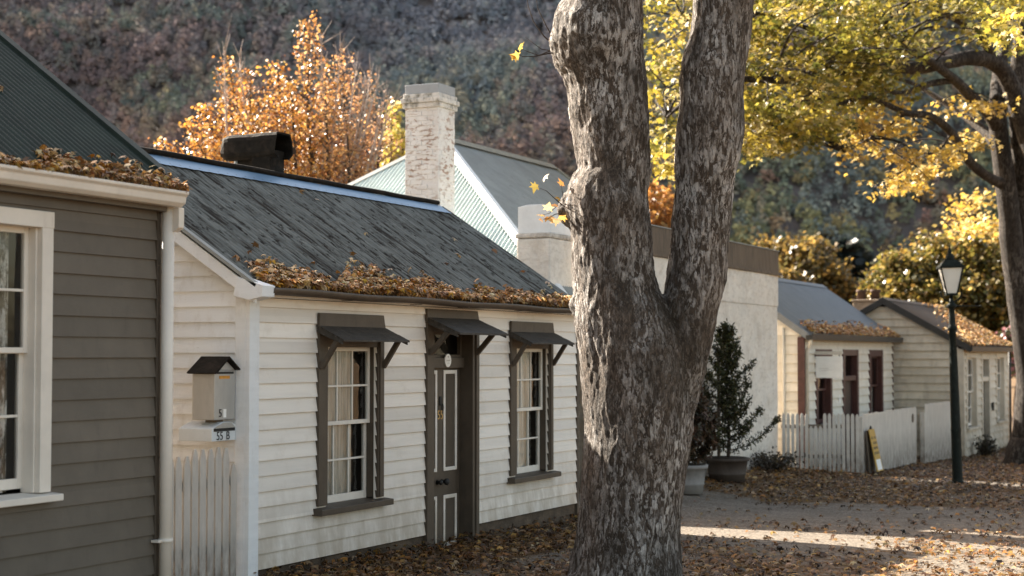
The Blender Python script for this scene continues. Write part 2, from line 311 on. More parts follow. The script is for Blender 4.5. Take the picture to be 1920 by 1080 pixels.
def forest_mat():
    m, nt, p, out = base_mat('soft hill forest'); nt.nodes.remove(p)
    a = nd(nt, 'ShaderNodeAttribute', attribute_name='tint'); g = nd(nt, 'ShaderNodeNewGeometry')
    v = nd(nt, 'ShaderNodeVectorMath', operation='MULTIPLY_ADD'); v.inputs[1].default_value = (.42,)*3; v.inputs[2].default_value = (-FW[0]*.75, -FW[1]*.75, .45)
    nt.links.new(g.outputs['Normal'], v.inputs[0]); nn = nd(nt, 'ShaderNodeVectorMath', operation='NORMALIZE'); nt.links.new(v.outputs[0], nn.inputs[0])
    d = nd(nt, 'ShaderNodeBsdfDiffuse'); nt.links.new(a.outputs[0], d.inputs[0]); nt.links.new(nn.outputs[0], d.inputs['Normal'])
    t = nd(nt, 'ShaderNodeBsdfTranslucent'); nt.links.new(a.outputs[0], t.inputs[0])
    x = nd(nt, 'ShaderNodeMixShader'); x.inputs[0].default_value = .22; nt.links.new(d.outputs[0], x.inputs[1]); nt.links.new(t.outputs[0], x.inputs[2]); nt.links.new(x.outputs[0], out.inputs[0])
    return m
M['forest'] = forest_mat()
def brick_mat():
    m, nt, p, out = base_mat('flaking white painted brick')
    c = mixc(nt, noise_fac(nt, 3), (.74,.71,.68), (.86,.84,.81))
    f = mul(nt, noise_fac(nt, 7, (1,1,2.8), 5, .6, .53, .58), noise_fac(nt, 1.7, (1,1,.7), 3, .6, .42, .56))
    c = mixc(nt, mul(nt, f, .85), c, (.34,.20,.13))
    c = mixc(nt, mul(nt, noise_fac(nt, 26, (1,1,3), 6, .7, .58, .72), .5), c, (.50,.44,.38))
    nt.links.new(c, p.inputs['Base Color']); p.inputs['Roughness'].default_value = .85; p.inputs['Specular IOR Level'].default_value = .2
    b = nd(nt, 'ShaderNodeBump', I={'Strength': .5, 'Distance': .02}); nt.links.new(noise_fac(nt, 18, (1,1,2), 6, .7, .2, .8), b.inputs['Height']); nt.links.new(b.outputs[0], p.inputs['Normal'])
    return m
M['brick'] = brick_mat()
def ridge_mat():
    m, nt, p, out = base_mat('galvanised ridge with nail heads')
    tc = nd(nt, 'ShaderNodeTexCoord'); s = nd(nt, 'ShaderNodeSeparateXYZ'); nt.links.new(tc.outputs['Object'], s.inputs[0])
    def mm(op, a, b=None):
        k = nd(nt, 'ShaderNodeMath', operation=op)
        for i, x in ((0, a), (1, b)):
            if x is None: continue
            if isinstance(x, (int, float)): k.inputs[i].default_value = x
            else: nt.links.new(x, k.inputs[i])
        return k.outputs[0]
    fy = mm('MULTIPLY', mm('SUBTRACT', mm('FRACT', mm('DIVIDE', s.outputs[1], .17)), .5), .17)
    fx = mm('SUBTRACT', mm('ABSOLUTE', mm('ADD', s.outputs[0], 2.0)), .165)
    r = mm('SQRT', mm('ADD', mm('MULTIPLY', fy, fy), mm('MULTIPLY', fx, fx)))
    dot = mm('LESS_THAN', r, .0095)
    c = mixc(nt, noise_fac(nt, 5, (1,.3,1)), (.11,.225,.35), (.17,.30,.43))  # blue of the reflected sky is tinted into the metal colour
    c = mixc(nt, dot, c, (.02,.02,.02)); nt.links.new(c, p.inputs['Base Color'])
    p.inputs['Metallic'].default_value = .6; p.inputs['Roughness'].default_value = .38; return m
M['ridge_metal'] = ridge_mat()

# ------------------------------------------------------------------ building helpers
def boards(mb, O, u, n, L, z0, z1, h, opens=(), umin=None, umax=None, t0=.003, t1=.025):
    """lapped weatherboards on the wall from O along u, facing n, with rectangular holes"""
    O = Vector((O[0], O[1], 0)); u = Vector((u[0], u[1], 0)); n = Vector((n[0], n[1], 0))
    lo = umin or (lambda z: 0.0); hi = umax or (lambda z: L)
    P = lambda a, z, d: O + u*a + n*d + Vector((0, 0, z))
    z = z0; k = 0
    while z < z1 - 1e-4:
        zt = min(z + h, z1); jb = random.uniform(-.0025, .0025); js = random.uniform(-.003, .003)
        brk = sorted({z, zt} | {q for o in opens for q in (o[2], o[3]) if z < q < zt})
        for za, zb in zip(brk, brk[1:]):
            zm = (za+zb)/2; cuts = sorted((o[0], o[1]) for o in opens if o[2] < zm < o[3])
            edges = [None]; spans = []; cur = None
            for a, b in cuts: spans.append((cur, a)); cur = b
            spans.append((cur, None))
            d = lambda zz: t1 + jb + (t0 - t1)*(zz - z)/h
            for a, b in spans:
                a0 = lo(za) if a is None else a; a1 = lo(zb) if a is None else a
                b0 = hi(za) if b is None else b; b1 = hi(zb) if b is None else b
                if b0 - a0 < .002: continue
                if b1 < a1: a1 = b1 = (a1+b1)/2
                sg = js*.5
                nseg = max(1, int((b0-a0)/.9)); tn = random.gauss(0, .055); jt = random.randint(1, nseg) if random.random() < .55 else 99
                for i in range(nseg):
                    if i == jt: tn = random.gauss(0, .055)
                    mb.tone = tn; f0, f1 = i/nseg, (i+1)/nseg
                    q0, q1 = a0+(b0-a0)*f0, a0+(b0-a0)*f1; r0, r1 = a1+(b1-a1)*f0, a1+(b1-a1)*f1
                    w0 = .0008*math.sin(3.1*k+q0*1.1); w1 = .0008*math.sin(3.1*k+q1*1.1)
                    mb.quad(P(q0, za+w0*(za==z), d(za)), P(q1, za+w1*(za==z), d(za)), P(r1, zb, d(zb)), P(r0, zb, d(zb)))
                    if za == z: mb.quad(P(q0, za+w0, -.012), P(q1, za+w1, -.012), P(q1, za+w1, d(za)), P(q0, za+w0, d(za)))
                mb.quad(P(a0, za, -.01), P(a0, za, d(za)), P(a1, zb, d(zb)), P(a1, zb, -.01))
                mb.quad(P(b0, za, d(za)), P(b0, za, -.01), P(b1, zb, -.01), P(b1, zb, d(zb)))
        z = zt; k += 1
    mb.tone = None
def corr(mb, E0, e, up, L, top, pitch=.076, amp=.009, rows=10, start=None, sub=6):
    """corrugated sheet: eave from E0 along e for L, rising along up; top(u) = slope length, start(u) = where the column begins"""
    E0 = Vector(E0); e = Vector(e).normalized(); up = Vector(up).normalized(); nrm = e.cross(up)
    if nrm.z < 0: nrm = -nrm
    N = int(L/pitch*sub); vs = []
    for i in range(N+1):
        u = L*i/N; o = amp*math.cos(2*math.pi*u/pitch); T = top(u); S = start(u) if start else 0
        for j in range(rows+1):
            wob = .004*mnoise.noise(Vector((u*1.3, j*.9, L)))
            vs.append(E0 + e*u + up*(S + (T-S)*j/rows) + nrm*(o + wob))
    R = rows+1
    mb.add(vs, [(i*R+j, (i+1)*R+j, (i+1)*R+j+1, i*R+j+1) for i in range(N) for j in range(rows)], True)
def sash_window(root, X, ya, yb, za, zb, rows, cols, mats, depth=.07, stile=.045, bar=.02, curtain=True, cmat='curtain', cw=.22, meet=None, fname='window', frame=None):
    """vertical sliding sash in the plane x = X, opening ya..yb, za..zb. Frame = outer architrave boxes already in `frame`"""
    w = frame.build(fname, mats[0], root, bevel=.004)
    zm = meet if meet else (za+zb)/2
    s = MB()
    for k, (q0, q1) in enumerate(((zm-.018, zb), (za, zm+.022))):
        x1 = X - depth + (.0 if k == 0 else -.04); x0 = x1 - .035
        s.box(x0, x1, ya, ya+stile, q0, q1).box(x0, x1, yb-stile, yb, q0, q1)
        s.box(x0+.002, x1-.002, ya+stile, yb-stile, q1-.045, q1).box(x0+.002, x1-.002, ya+stile, yb-stile, q0, q0+(.04 if k == 0 else .075))
        g0, g1 = ya+stile, yb-stile; h0 = q0+(.04 if k == 0 else .075); h1 = q1-.045
        for c in range(1, cols): yy = g0+(g1-g0)*c/cols; s.box(x0+.006, x1-.006, yy-bar/2, yy+bar/2, h0, h1)
        for r in range(1, rows): zz = h0+(h1-h0)*r/rows; s.box(x0+.008, x1-.004, g0, g1, zz-bar/2, zz+bar/2)
    s.build('sash', mats[1], w, bevel=.002)
    g = MB()
    g.quad((X-depth-.018, ya+.02, zm), (X-depth-.018, yb-.02, zm), (X-depth-.018, yb-.02, zb-.02), (X-depth-.018, ya+.02, zb-.02))
    g.quad((X-depth-.058, ya+.02, za+.02), (X-depth-.058, yb-.02, za+.02), (X-depth-.058, yb-.02, zm), (X-depth-.058, ya+.02, zm))
    g.build('pane', M['glass'], w)
    if curtain:
        c = MB(); y0, y1 = ya+.0, yb-(yb-ya)*cw; n = 60
        P = []
        for i in range(n+1):
            y = y0+(y1-y0)*i/n; x = X-depth-.095+.018*math.sin(i*1.15)+.01*math.sin(i*.37)
            P += [(x, y, za-.02), (x+.004*math.sin(i), y, zb+.02)]
        c.add(P, [(2*i, 2*i+2, 2*i+3, 2*i+1) for i in range(n)], True); c.build('curtain', M[cmat], w)
    return w
def shell(mb, x0, x1, y0, y1, z0, z1, skip=()):
    """thin inner walls that close the rooms behind the boards"""
    if 'x1' not in skip: mb.quad((x1,y0,z0),(x1,y1,z0),(x1,y1,z1),(x1,y0,z1))
    if 'x0' not in skip: mb.quad((x0,y1,z0),(x0,y0,z0),(x0,y0,z1),(x0,y1,z1))
    if 'y0' not in skip: mb.quad((x0,y0,z0),(x1,y0,z0),(x1,y0,z1),(x0,y0,z1))
    if 'y1' not in skip: mb.quad((x1,y1,z0),(x0,y1,z0),(x0,y1,z1),(x1,y1,z1))
    mb.quad((x0,y0,z0),(x0,y1,z0),(x1,y1,z0),(x1,y0,z0)); mb.quad((x0,y0,z1),(x1,y0,z1),(x1,y1,z1),(x0,y1,z1))
def half_gutter(mb, p, q, r=.055, drop=0, n=9, out=(1,0,0)):
    """an open half round gutter from p to q with its lip"""
    p = Vector(p); q = Vector(q); o = Vector(out); N = 24; vs = []
    for i in range(N+1):
        c = p.lerp(q, i/N) + Vector((0, 0, .006*math.sin(i*.9)))
        for j in range(n+1):
            a = math.pi*j/n
            vs.append(c + o*(math.cos(a)*r) + Vector((0, 0, -math.sin(a)*r)))
        vs.append(c - o*(r*.86)); vs.append(c + o*(r*.86) + Vector((0,0,.004)))
    k = n+3; f = []
    for i in range(N):
        for j in range(n): f.append((i*k+j, i*k+j+1, (i+1)*k+j+1, (i+1)*k+j))
        f.append((i*k+n+2, i*k, (i+1)*k, (i+1)*k+n+2))
    mb.add(vs, f, True)
    for e in (0, N): mb.add([vs[e*k+j] for j in range(n+1)], [tuple(range(n+1))])
def text_mesh(name, s, size, o, right, up, mat, parent, ext=.002):
    cu = bpy.data.curves.new(name, 'FONT'); cu.body = s; cu.size = size; cu.extrude = ext; cu.align_x = 'CENTER'; cu.align_y = 'CENTER'
    t = bpy.data.objects.new(name, cu); COL.objects.link(t); bpy.context.view_layer.update()
    me = bpy.data.meshes.new_from_object(t.evaluated_get(bpy.context.evaluated_depsgraph_get()))
    COL.objects.unlink(t); bpy.data.objects.remove(t); me.name = name; me.materials.clear()
    r = Vector(right).normalized(); u = Vector(up).normalized(); n = r.cross(u); o = Vector(o)
    for v in me.vertices: v.co = o + r*v.co.x + u*v.co.y + n*v.co.z
    return link(name, me, mat, parent)
GUTTER = [(.44,.22,.07,3),(.34,.17,.06,2),(.50,.33,.15,3),(.28,.15,.07,2),(.58,.44,.26,2),(.48,.24,.03,1.5),(.16,.09,.045,2)]
GOLD_LITTER = [(.24,.115,.028,3),(.15,.07,.022,3),(.30,.17,.05,2),(.095,.05,.024,3),(.20,.125,.07,2.5),(.36,.26,.15,1),(.05,.03,.018,2.5)]
def leaf_bank(name, f, n, label, size=(.07,.13), spread=1.0):
    pts = np.array([f() for _ in range(n)], np.float32)
    o = leaves(name, pts, RNG.uniform(size[0], size[1], n), pick(GUTTER, n, .25), CRUMP*np.array([1,1,.8],np.float32), M['litter'], tilt=.6)
    return tag(o, label, 'leaves', kind='stuff')
#PART2
# ================================================================== GROUND
def lit_density(x, y):
    """how thickly the fallen leaves lie, 0..1"""
    n = mnoise.noise(Vector((x*.55, y*.55, 3.1)))*.5 + mnoise.noise(Vector((x*1.7, y*1.7, 8.3)))*.3
    d = .46 + .8*n
    band = math.exp(-((y - (22.9 + .10*(x+6)))/1.9)**4)          # bare gravel lane crossing the view
    lane = .04 + .26*max(0, min(1, (x+6.0)/3.5)) + .12*max(0, n)
    d = d*(1-band) + lane*band
    if y > 25.2: d = max(d, .72 + .5*n) - .25*max(0, min(1, (x+5.2)/2))*(y < 28)
    strip = math.exp(-((y - 19.9)/1.1)**2) * max(.25, min(1, (-3.2 - x)/1.6)); d *= 1 - .85*strip
    if x > -7.0: d *= 1 - .8*math.exp(-((y - 30.6 + .3*(x+5))/.6)**2)
    if x < -7.3 and y < 20.8: d = max(d, .95)
    d = max(d, 1.0*math.exp(-((x+5.7)**2 + (y-15.2)**2)/2.2))
    return max(0, min(1, d))
def ground_mat():
    m, nt, p, out = base_mat('leaf strewn gravel')
    a = nd(nt, 'ShaderNodeAttribute', attribute_name='litter')
    grav = mixc(nt, noise_fac(nt, 1.6, (1,2.5,1), 7, .7), (.148,.119,.090), (.24,.20,.158))
    grav = mixc(nt, mul(nt, noise_fac(nt, 38, detail=3, lo=.5, hi=.66), .7), grav, (.36,.32,.27))
    grav = mixc(nt, mul(nt, noise_fac(nt, 22, detail=6, lo=.5, hi=.66), .7), grav, (.05,.042,.033))
    br = mixc(nt, noise_fac(nt, 14, detail=6), (.045,.028,.016), (.20,.115,.05))
    br = mixc(nt, noise_fac(nt, 32, detail=3, lo=.52, hi=.62), br, (.26,.15,.06))
    s = nd(nt, 'ShaderNodeMath', operation='ADD'); nt.links.new(a.outputs['Fac'], s.inputs[0]); nt.links.new(noise_fac(nt, 6, detail=6, lo=.2, hi=.8), s.inputs[1])
    r = nd(nt, 'ShaderNodeMapRange', I={1: .85, 2: 1.25}); nt.links.new(s.outputs[0], r.inputs[0])
    nt.links.new(mixc(nt, r.outputs[0], grav, br), p.inputs['Base Color']); p.inputs['Roughness'].default_value = .95; p.inputs['Specular IOR Level'].default_value = .15
    b = nd(nt, 'ShaderNodeBump', I={'Strength': .7, 'Distance': .03}); nt.links.new(noise_fac(nt, 30, detail=5, lo=.2, hi=.8), b.inputs['Height']); nt.links.new(b.outputs[0], p.inputs['Normal'])
    return m
xs = np.concatenate([[-900,-400,-200,-100,-50,-30,-20], np.arange(-14, 4.01, .25), [6,10,20,50,100,200,400,900]])
ys = np.concatenate([[-300,-80,-20,0,5], np.arange(8, 54.01, .25), [58,65,80,110,160,250,420,700,1200]])
GX, GY = np.meshgrid(xs, ys); nx, ny = len(xs), len(ys)
GZ = gz(GX, GY)
gco = np.stack([GX, GY, GZ], -1).reshape(-1, 3)
for c in gco:
    if -14 < c[0] < 4 and 8 < c[1] < 54: c[2] += .025*mnoise.noise(Vector((c[0]*.8, c[1]*.8, 0)))
ii = (np.arange(ny-1)[:, None]*nx + np.arange(nx-1)[None, :]).reshape(-1)
gq = np.stack([ii, ii+1, ii+1+nx, ii+nx], 1).reshape(-1)
ground = np_mesh('ground', gco, gq, np.arange(0, len(gq), 4), ground_mat(), smooth=True)
la = ground.data.attributes.new('litter', 'FLOAT', 'POINT')
la.data.foreach_set('value', np.array([lit_density(c[0], c[1]) if -40 < c[0] < 20 and 0 < c[1] < 70 else .7 for c in gco], np.float32))
tag(ground, kind='structure')
pts = []; sizes = []
while len(pts) < 28000:
    y = 11.5 + 38*random.random()**1.5; x = random.uniform(-10.4, 3.2)
    lat = x*RT[0] + y*RT[1]; dep = x*FW[0] + y*FW[1]
    if dep < 13 or abs(lat) > .33*dep + .8 or random.random() > lit_density(x, y)**1.3: continue
    if x < -8.5 and y < 23: continue
    pile = .05*random.random()*lit_density(x, y) + (.10*random.random()*max(0, min(1, (-7.7-x)/.7)) if 12.5 < y < 20.5 else 0)
    pts.append((x, y, float(gz(x, y)) + .022 + pile)); sizes.append(random.uniform(.045, .10))
lit = leaves('fallen_leaves', np.array(pts, np.float32), np.array(sizes, np.float32), pick(GOLD_LITTER, len(pts), .3), MAPLE*np.array([1,1,2.2],np.float32), M['litter'], tilt=.28)
tag(lit, 'brown and gold fallen leaves strewn over the gravel ground', 'leaves', kind='stuff')

# ================================================================== WHITE COTTAGE
XF, Y0, Y1, ZB, ZT = -8.45, 12.55, 20.17, .05, 2.52
XR, ZR, RS = -10.45, 4.03, .665
wc = thing('white_cottage', (XF, Y0, -.1), 'white weatherboard cottage with dark door numbered 55 and streaked grey iron roof', 'cottage')
OPW = [(13.86, 14.84, .50, 2.12), (18.25, 19.23, .50, 2.12)]; OPD = (16.05, 17.06, -.2, 2.30)
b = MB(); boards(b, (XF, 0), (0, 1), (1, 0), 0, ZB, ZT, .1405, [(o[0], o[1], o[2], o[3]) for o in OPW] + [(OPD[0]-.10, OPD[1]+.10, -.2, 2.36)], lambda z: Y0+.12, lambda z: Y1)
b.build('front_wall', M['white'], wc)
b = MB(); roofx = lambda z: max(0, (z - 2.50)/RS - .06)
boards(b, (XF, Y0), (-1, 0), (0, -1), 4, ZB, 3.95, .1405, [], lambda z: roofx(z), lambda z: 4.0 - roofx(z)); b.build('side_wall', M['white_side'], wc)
b = MB(); b.box(XF-.02, XF+.028, Y0-.028, Y0+.13, ZB-.07, ZT+.02); b.box(XF-.13, XF-.0205, Y0-.028, Y0+.02, ZB-.07, ZT+.03); b.build('corner_board', M['white_side'], wc, bevel=.004)
b = MB(); b.box(XF-.05, XF+.03, Y1, Y1+.05, -.3, ZT); b.build('corner_board', M['trim_dark'], wc, bevel=.004)
b = MB(); b.box(XF-.3, XF-.005, Y0+.01, 15.93, -.6, ZB-.012).box(XF-.3, XF-.005, 17.17, Y1, -.6, ZB-.012).box(-12.4, XF-.31, Y0+.01, Y0+.2, -.6, ZB-.012); b.build('foundation', M['concrete'], wc, bevel=.01)
b = MB(); shell(b, -12.43, XF-.25, Y0+.06, Y1-.02, -.3, 2.6)
b.quad((-12.43, Y1-.02, -.3), (XF-.012, Y1-.02, -.3), (XF-.012, Y1-.02, 2.5), (-10.44, Y1-.02, 3.9), (-12.43, Y1-.02, 2.5)); b.build('inner_wall', M['interior'], wc)
# roof: two corrugated slopes
sl = math.hypot(1, RS); XE, ZE = -8.27, 2.585
b = MB(); corr(b, (XE, Y0-.16, ZE), (0,1,0), (-1,0,RS), Y1+.09-(Y0-.16), lambda u: (XE-XR)*sl, pitch=.09, amp=.017, rows=14)
corr(b, (2*XR-XE, Y0-.16, ZE), (0,1,0), (1,0,RS), Y1+.09-(Y0-.16), lambda u: (XE-XR)*sl, amp=.010, rows=4); b.build('roof', M['old_roof'], wc)
rz = ZE + (XE-XR)*RS
b = MB(); N = 110; vs = []
for i in range(N+1):
    y = Y0-.2 + (Y1+.12-Y0)*i/N; s = .012*abs(math.sin(i*2.1))
    for d in (-.20-s, -.03, .03, .20+s): vs.append((XR+d, y, rz+.028-abs(d)*RS*.96))
b.add(vs, [(i*4+j, i*4+j+1, i*4+j+5, i*4+j+4) for i in range(N) for j in range(3)]); rc = b.build('ridge_cap', M['ridge_metal'], wc)
b = MB(); b.tube([(XR, Y0-.2+(Y1+.12-Y0)*i/20, rz+.045+.004*math.sin(i*1.7)) for i in range(21)], .032); b.build('ridge_roll', M['tin_dark'], rc)
for sgn, ya in ((1, Y0-.17), (1, Y1+.06)):
    b = MB()
    for dx in (1, -1):
        q = [(XR + dx*.0, ya, rz-.01), (XR + dx*(XE-XR), ya, ZE-.01), (XR + dx*(XE-XR), ya, ZE-.13), (XR, ya, rz-.16)]
        b.prism(q, (0, .028, 0))
    b.build('barge_board', M['white_side'] if ya < 15 else M['trim_dark'], wc, bevel=.004)
b = MB(); b.prism([(XE+.10, Y0-.20, ZE+.03), (XE-.18, Y0-.20, ZE+.115), (XE-.22, Y0-.20, ZE-.06), (XE-.05, Y0-.20, ZE-.10), (XE+.09, Y0-.20, ZE-.07)], (0, .20, 0)); b.build('barge_end', M['white_side'], wc, bevel=.006)
b = MB(); b.bar((XE+.02, Y0-.165, ZE+.03), (XR, Y0-.165, rz+.03), .07, .03, (0,0,1)); b.build('verge_flashing', M['hip_grey'], wc)
b = MB(); half_gutter(b, (XE+.055, Y0-.02, ZE+.012), (XE+.055, Y1+.12, ZE-.005), .062)
for y in (13.9, 15.3, 16.4, 17.9, 19.2): b.box(XE-.01, XE+.125, y-.012, y+.012, ZE-.064, ZE-.058)
b.build('gutter', M['gutter_brown'], wc)
b = MB(); b.box(XF+.002, XE-.02, Y0-.02, Y1+.1, ZT+.005, ZT+.022); b.build('soffit', M['white'], wc)
# windows with hoods
for k, dy in enumerate((0, 4.39)):
    a, bb = 13.86+dy, 14.84+dy
    f = MB(); f.box(XF-.10, XF+.042, a-.17, a-.004, .54, 2.24).box(XF-.10, XF+.042, bb+.004, bb+.13, .54, 2.24).box(XF-.10, XF+.036, a-.004, bb+.004, 2.075, 2.235)
    f.box(XF-.10, XF+.058, bb+.022, bb+.085, .542, 2.2)
    f.prism([(XF+.02, a-.185, 2.243), (XF+.02, bb+.15, 2.243), (XF+.02, bb+.105, 2.405), (XF+.02, a-.17, 2.405)], (.03, 0, 0))
    w = sash_window(wc, XF+.0, a, bb, .535, 2.08, 2, 3, (M['trim_dark'], M['sash_white']), depth=.055, meet=1.32, frame=f)
    s = MB(); s.prism([(XF-.10, a-.23, .535), (XF+.12, a-.23, .515), (XF+.12, a-.23, .455), (XF-.10, a-.23, .455)], (0, bb-a+.43, 0)); s.build('sill', M['trim_dark'], w, bevel=.006)
    h = MB()
    for i in range(5):
        t0, t1 = i/5, (i+1)/5; ya = a-.19; yb = bb+.14
        h.prism([(XF+.02+.30*t0, ya, 2.292-.145*t0), (XF+.02+.30*t1+.01, ya, 2.292-.145*t1-.004), (XF+.02+.30*t1+.01, ya, 2.275-.145*t1-.004), (XF+.02+.30*t0, ya, 2.272-.145*t0)], (0, yb-ya+random.uniform(-.01,.01), 0))
    for yy in (a-.19, bb+.122): h.prism([(XF+.03, yy, 2.27), (XF+.31, yy, 2.135), (XF+.31, yy, 2.10), (XF+.03, yy, 2.215)], (0, .018, 0))
    h.build('window_hood', M['hood_dark'], w)
    for yy in (a-.14, bb+.09):
        q = MB(); q.bar((XF+.05, yy, 1.87), (XF+.235, yy, 2.15), .045, .05, (1,0,0)); q.build('bracket', M['trim_dark'], w, bevel=.004)
# door
D = MB(); a, bb, XD = OPD[0], OPD[1], XF-.125
D.box(XF-.14, XF+.045, a-.13, a+.03, -.27, 2.36).box(XF-.14, XF+.045, bb-.03, bb+.145, -.27, 2.36).box(XF-.14, XF+.04, a+.03, bb-.03, 2.26, 2.355)
D.box(XF+.045, XF+.062, bb+.035, bb+.10, -.268, 2.3); D.box(XD-.02, XD+.06, a+.03, bb-.03, 1.85, 1.965)
D.prism([(XF+.02, a-.14, 2.363), (XF+.02, bb+.14, 2.363), (XF+.02, bb+.09, 2.50), (XF+.02, a-.14, 2.50)], (.03, 0, 0))
fr = D.build('door_frame', M['trim_dark'], wc, bevel=.004)
d = MB(); d.box(XD-.045, XD, a+.03, bb-.03, -.17, 1.85)
dr = d.build('door', M['trim_dark'], wc)
for (ya, yb, za, zb) in ((16.13, 16.45, .69, 1.825), (16.61, 16.94, .69, 1.825), (16.13, 16.45, -.155, .42), (16.61, 16.94, -.155, .42)):
    m_ = MB(); t = .042
    m_.box(XD, XD+.014, ya, ya+t, za, zb).box(XD, XD+.014, yb-t, yb, za, zb).box(XD, XD+.013, ya+t, yb-t, zb-t, zb).box(XD, XD+.013, ya+t, yb-t, za, za+t)
    m_.build('panel_moulding', M['white'], dr, bevel=.005)
kn = MB(); kn.tube([(XD, 16.585, .575), (XD+.03, 16.585, .575), (XD+.045, 16.585, .575), (XD+.075, 16.585, .575), (XD+.09, 16.585, .575)], [.03,.016,.035,.04,.018], 14)
kn.tube([(XD, 16.47, .575), (XD+.03, 16.47, .575), (XD+.045, 16.47, .575), (XD+.065, 16.47, .575)], [.03,.014,.03,.022], 14); kn.build('door_knob', M['ink'], dr)
kk = MB(); kk.box(XD, XD+.012, 16.515, 16.565, 1.43, 1.53).tube([(XD+.03, 16.54+.022*math.sin(t), 1.44-.03+.035*math.cos(t)) for t in np.linspace(0, 5.6, 12)], .007, 6); kk.build('knocker', M['ink'], dr)
text_mesh('house_number', '55', .145, (XD+.004, 16.535, 1.32), (0,1,0), (0,0,1), M['gold'], dr, .004)
t = MB(); t.quad((XD-.01, a+.03, 1.965), (XD-.01, bb-.03, 1.965), (XD-.01, bb-.03, 2.26), (XD-.01, a+.03, 2.26)); t.build('transom_pane', M['glass'], fr)
t = MB(); t.box(XD-.012, XD+.03, a+.03, a+.075, 1.966, 2.259).box(XD-.012, XD+.03, bb-.075, bb-.03, 1.966, 2.259).box(XD-.012, XD+.03, a+.075, bb-.075, 1.966, 2.0).box(XD-.012, XD+.03, a+.075, bb-.075, 2.225, 2.259); t.build('transom_frame', M['trim_dark'], fr)
t = MB(); t.box(XF-.3, XF+.02, a-.12, bb+.13, -.5, -.215); t.build('door_step', M['concrete'], wc, bevel=.01)
pl = MB(); pl.tube([(XD+.06, 16.60, 1.935), (XD+.072, 16.60, 1.935)], .075, 28, smooth=False); plo = pl.build('plaque', M['paper'], fr)
pl = MB()
for i, (zz, w_) in enumerate(((1.975,.012),(1.938,.045),(1.930,.045),(1.905,.03))): pl.box(XD+.0715, XD+.0735, 16.60-w_, 16.60+w_, zz-.0025*(1+2*(i==0)), zz+.0025*(1+2*(i==0)))
pl.build('plaque_print', M['faint'], fr)
h = MB()
for i in range(5):
    t0, t1 = i/5, (i+1)/5; ya = a-.13; yb = bb+.10
    h.prism([(XF+.03+.40*t0, ya, 2.415-.175*t0), (XF+.03+.40*t1+.012, ya, 2.415-.175*t1-.004), (XF+.03+.40*t1+.012, ya, 2.395-.175*t1-.004), (XF+.03+.40*t0, ya, 2.392-.175*t0)], (0, yb-ya+random.uniform(-.012,.012), 0))
for yy in (a-.13, bb+.08): h.prism([(XF+.05, yy, 2.39), (XF+.41, yy, 2.225), (XF+.41, yy, 2.19), (XF+.05, yy, 2.33)], (0, .02, 0))
h.build('door_hood', M['hood_dark'], fr)
for yy in (a-.08, bb+.06):
    q = MB(); q.bar((XF+.05, yy, 2.01), (XF+.28, yy, 2.26), .045, .055, (1,0,0)); q.build('bracket', M['trim_dark'], fr, bevel=.004)
# sooty cowled chimney behind the ridge
CS = 1.045; sz_ = lambda z: 2 + (z-2)*CS
c = MB(); c.box(-10.455*CS, -10.20*CS, 15.55*CS, 15.84*CS, 3.5, sz_(4.30)); c.box(-10.70*CS, -10.457*CS, 15.63*CS, 15.84*CS, 3.5, sz_(4.30))
ch = c.build('chimney', M['tin_dark'], wc, bevel=.012)
c = MB(); n = 14; yc = 15.70*CS
hw, zb_, zt_, rr_ = .17, sz_(4.205), sz_(4.465), .065; outer = []
for sx, cz_, a0 in ((-1, zb_+rr_, 1.5), (-1, zt_-rr_, 1.0), (1, zt_-rr_, .5), (1, zb_+rr_, 0)):
    for k in range(4):
        an = math.pi*(a0 - .5*k/3); outer.append((yc + sx*(hw-rr_) + rr_*math.cos(an), cz_ + rr_*math.sin(an)))
L0, L1 = -10.86*CS, -10.12*CS; K_ = len(outer); vs = []
NX = 14
for a in range(NX+1):
    t = a/NX; x = L0+(L1-L0)*t; e = .80 if a == 0 else (.95 if a == 1 else 1.0)
    for i, (y, z) in enumerate(outer):
        q = mnoise.noise(Vector((x*5, y*5, z*5)))*.012
        vs.append((x+(.012*math.sin(i*1.7) if a in (0, NX) else 0), yc+(y-yc)*e+q*(1 if y > yc else -1), sz_(4.34)+(z-sz_(4.34))*e+q+.012*t))
c.add(vs, [(a*K_+i, a*K_+i+1, (a+1)*K_+i+1, (a+1)*K_+i) for a in range(NX) for i in range(K_-1)])
c.add(vs[:K_], [tuple(range(K_))]); cw = c.build('chimney_cowl', M['tin_dark'], ch)
sd = cw.modifiers.new('thick', 'SOLIDIFY'); sd.thickness = .02
c = MB(); c.box(-10.722*CS, -10.703*CS, 15.60*CS, 15.80*CS, 3.7, sz_(4.24)); c.build('flashing', M['flash_white'], ch)
def bank_w():
    y = random.uniform(Y0+.05, Y1+.05); n = .70 + .75*mnoise.noise(Vector((y*1.1, 0, 0))); t = abs(random.gauss(0, .19))*max(.25, n)*(1.25 if y < 17 else .95)*(1 if y < 19 else .6)
    return (XE+.07-t, y, ZE+.035+max(0, t-.06)*RS + random.random()*.085*n*max(.1, 1-t/.45))
leaf_bank('gutter_leaves', bank_w, 4600, 'thick bank of dry leaves in the brown gutter of the white cottage', (.05,.105))
def roof_w():
    y = random.uniform(Y0, Y1); t = random.uniform(.3, 2.2); return (XE-t, y, ZE+t*RS+.02)
leaf_bank('roof_leaves', roof_w, 16, 'few single leaves scattered on the streaked grey roof', (.07,.11))

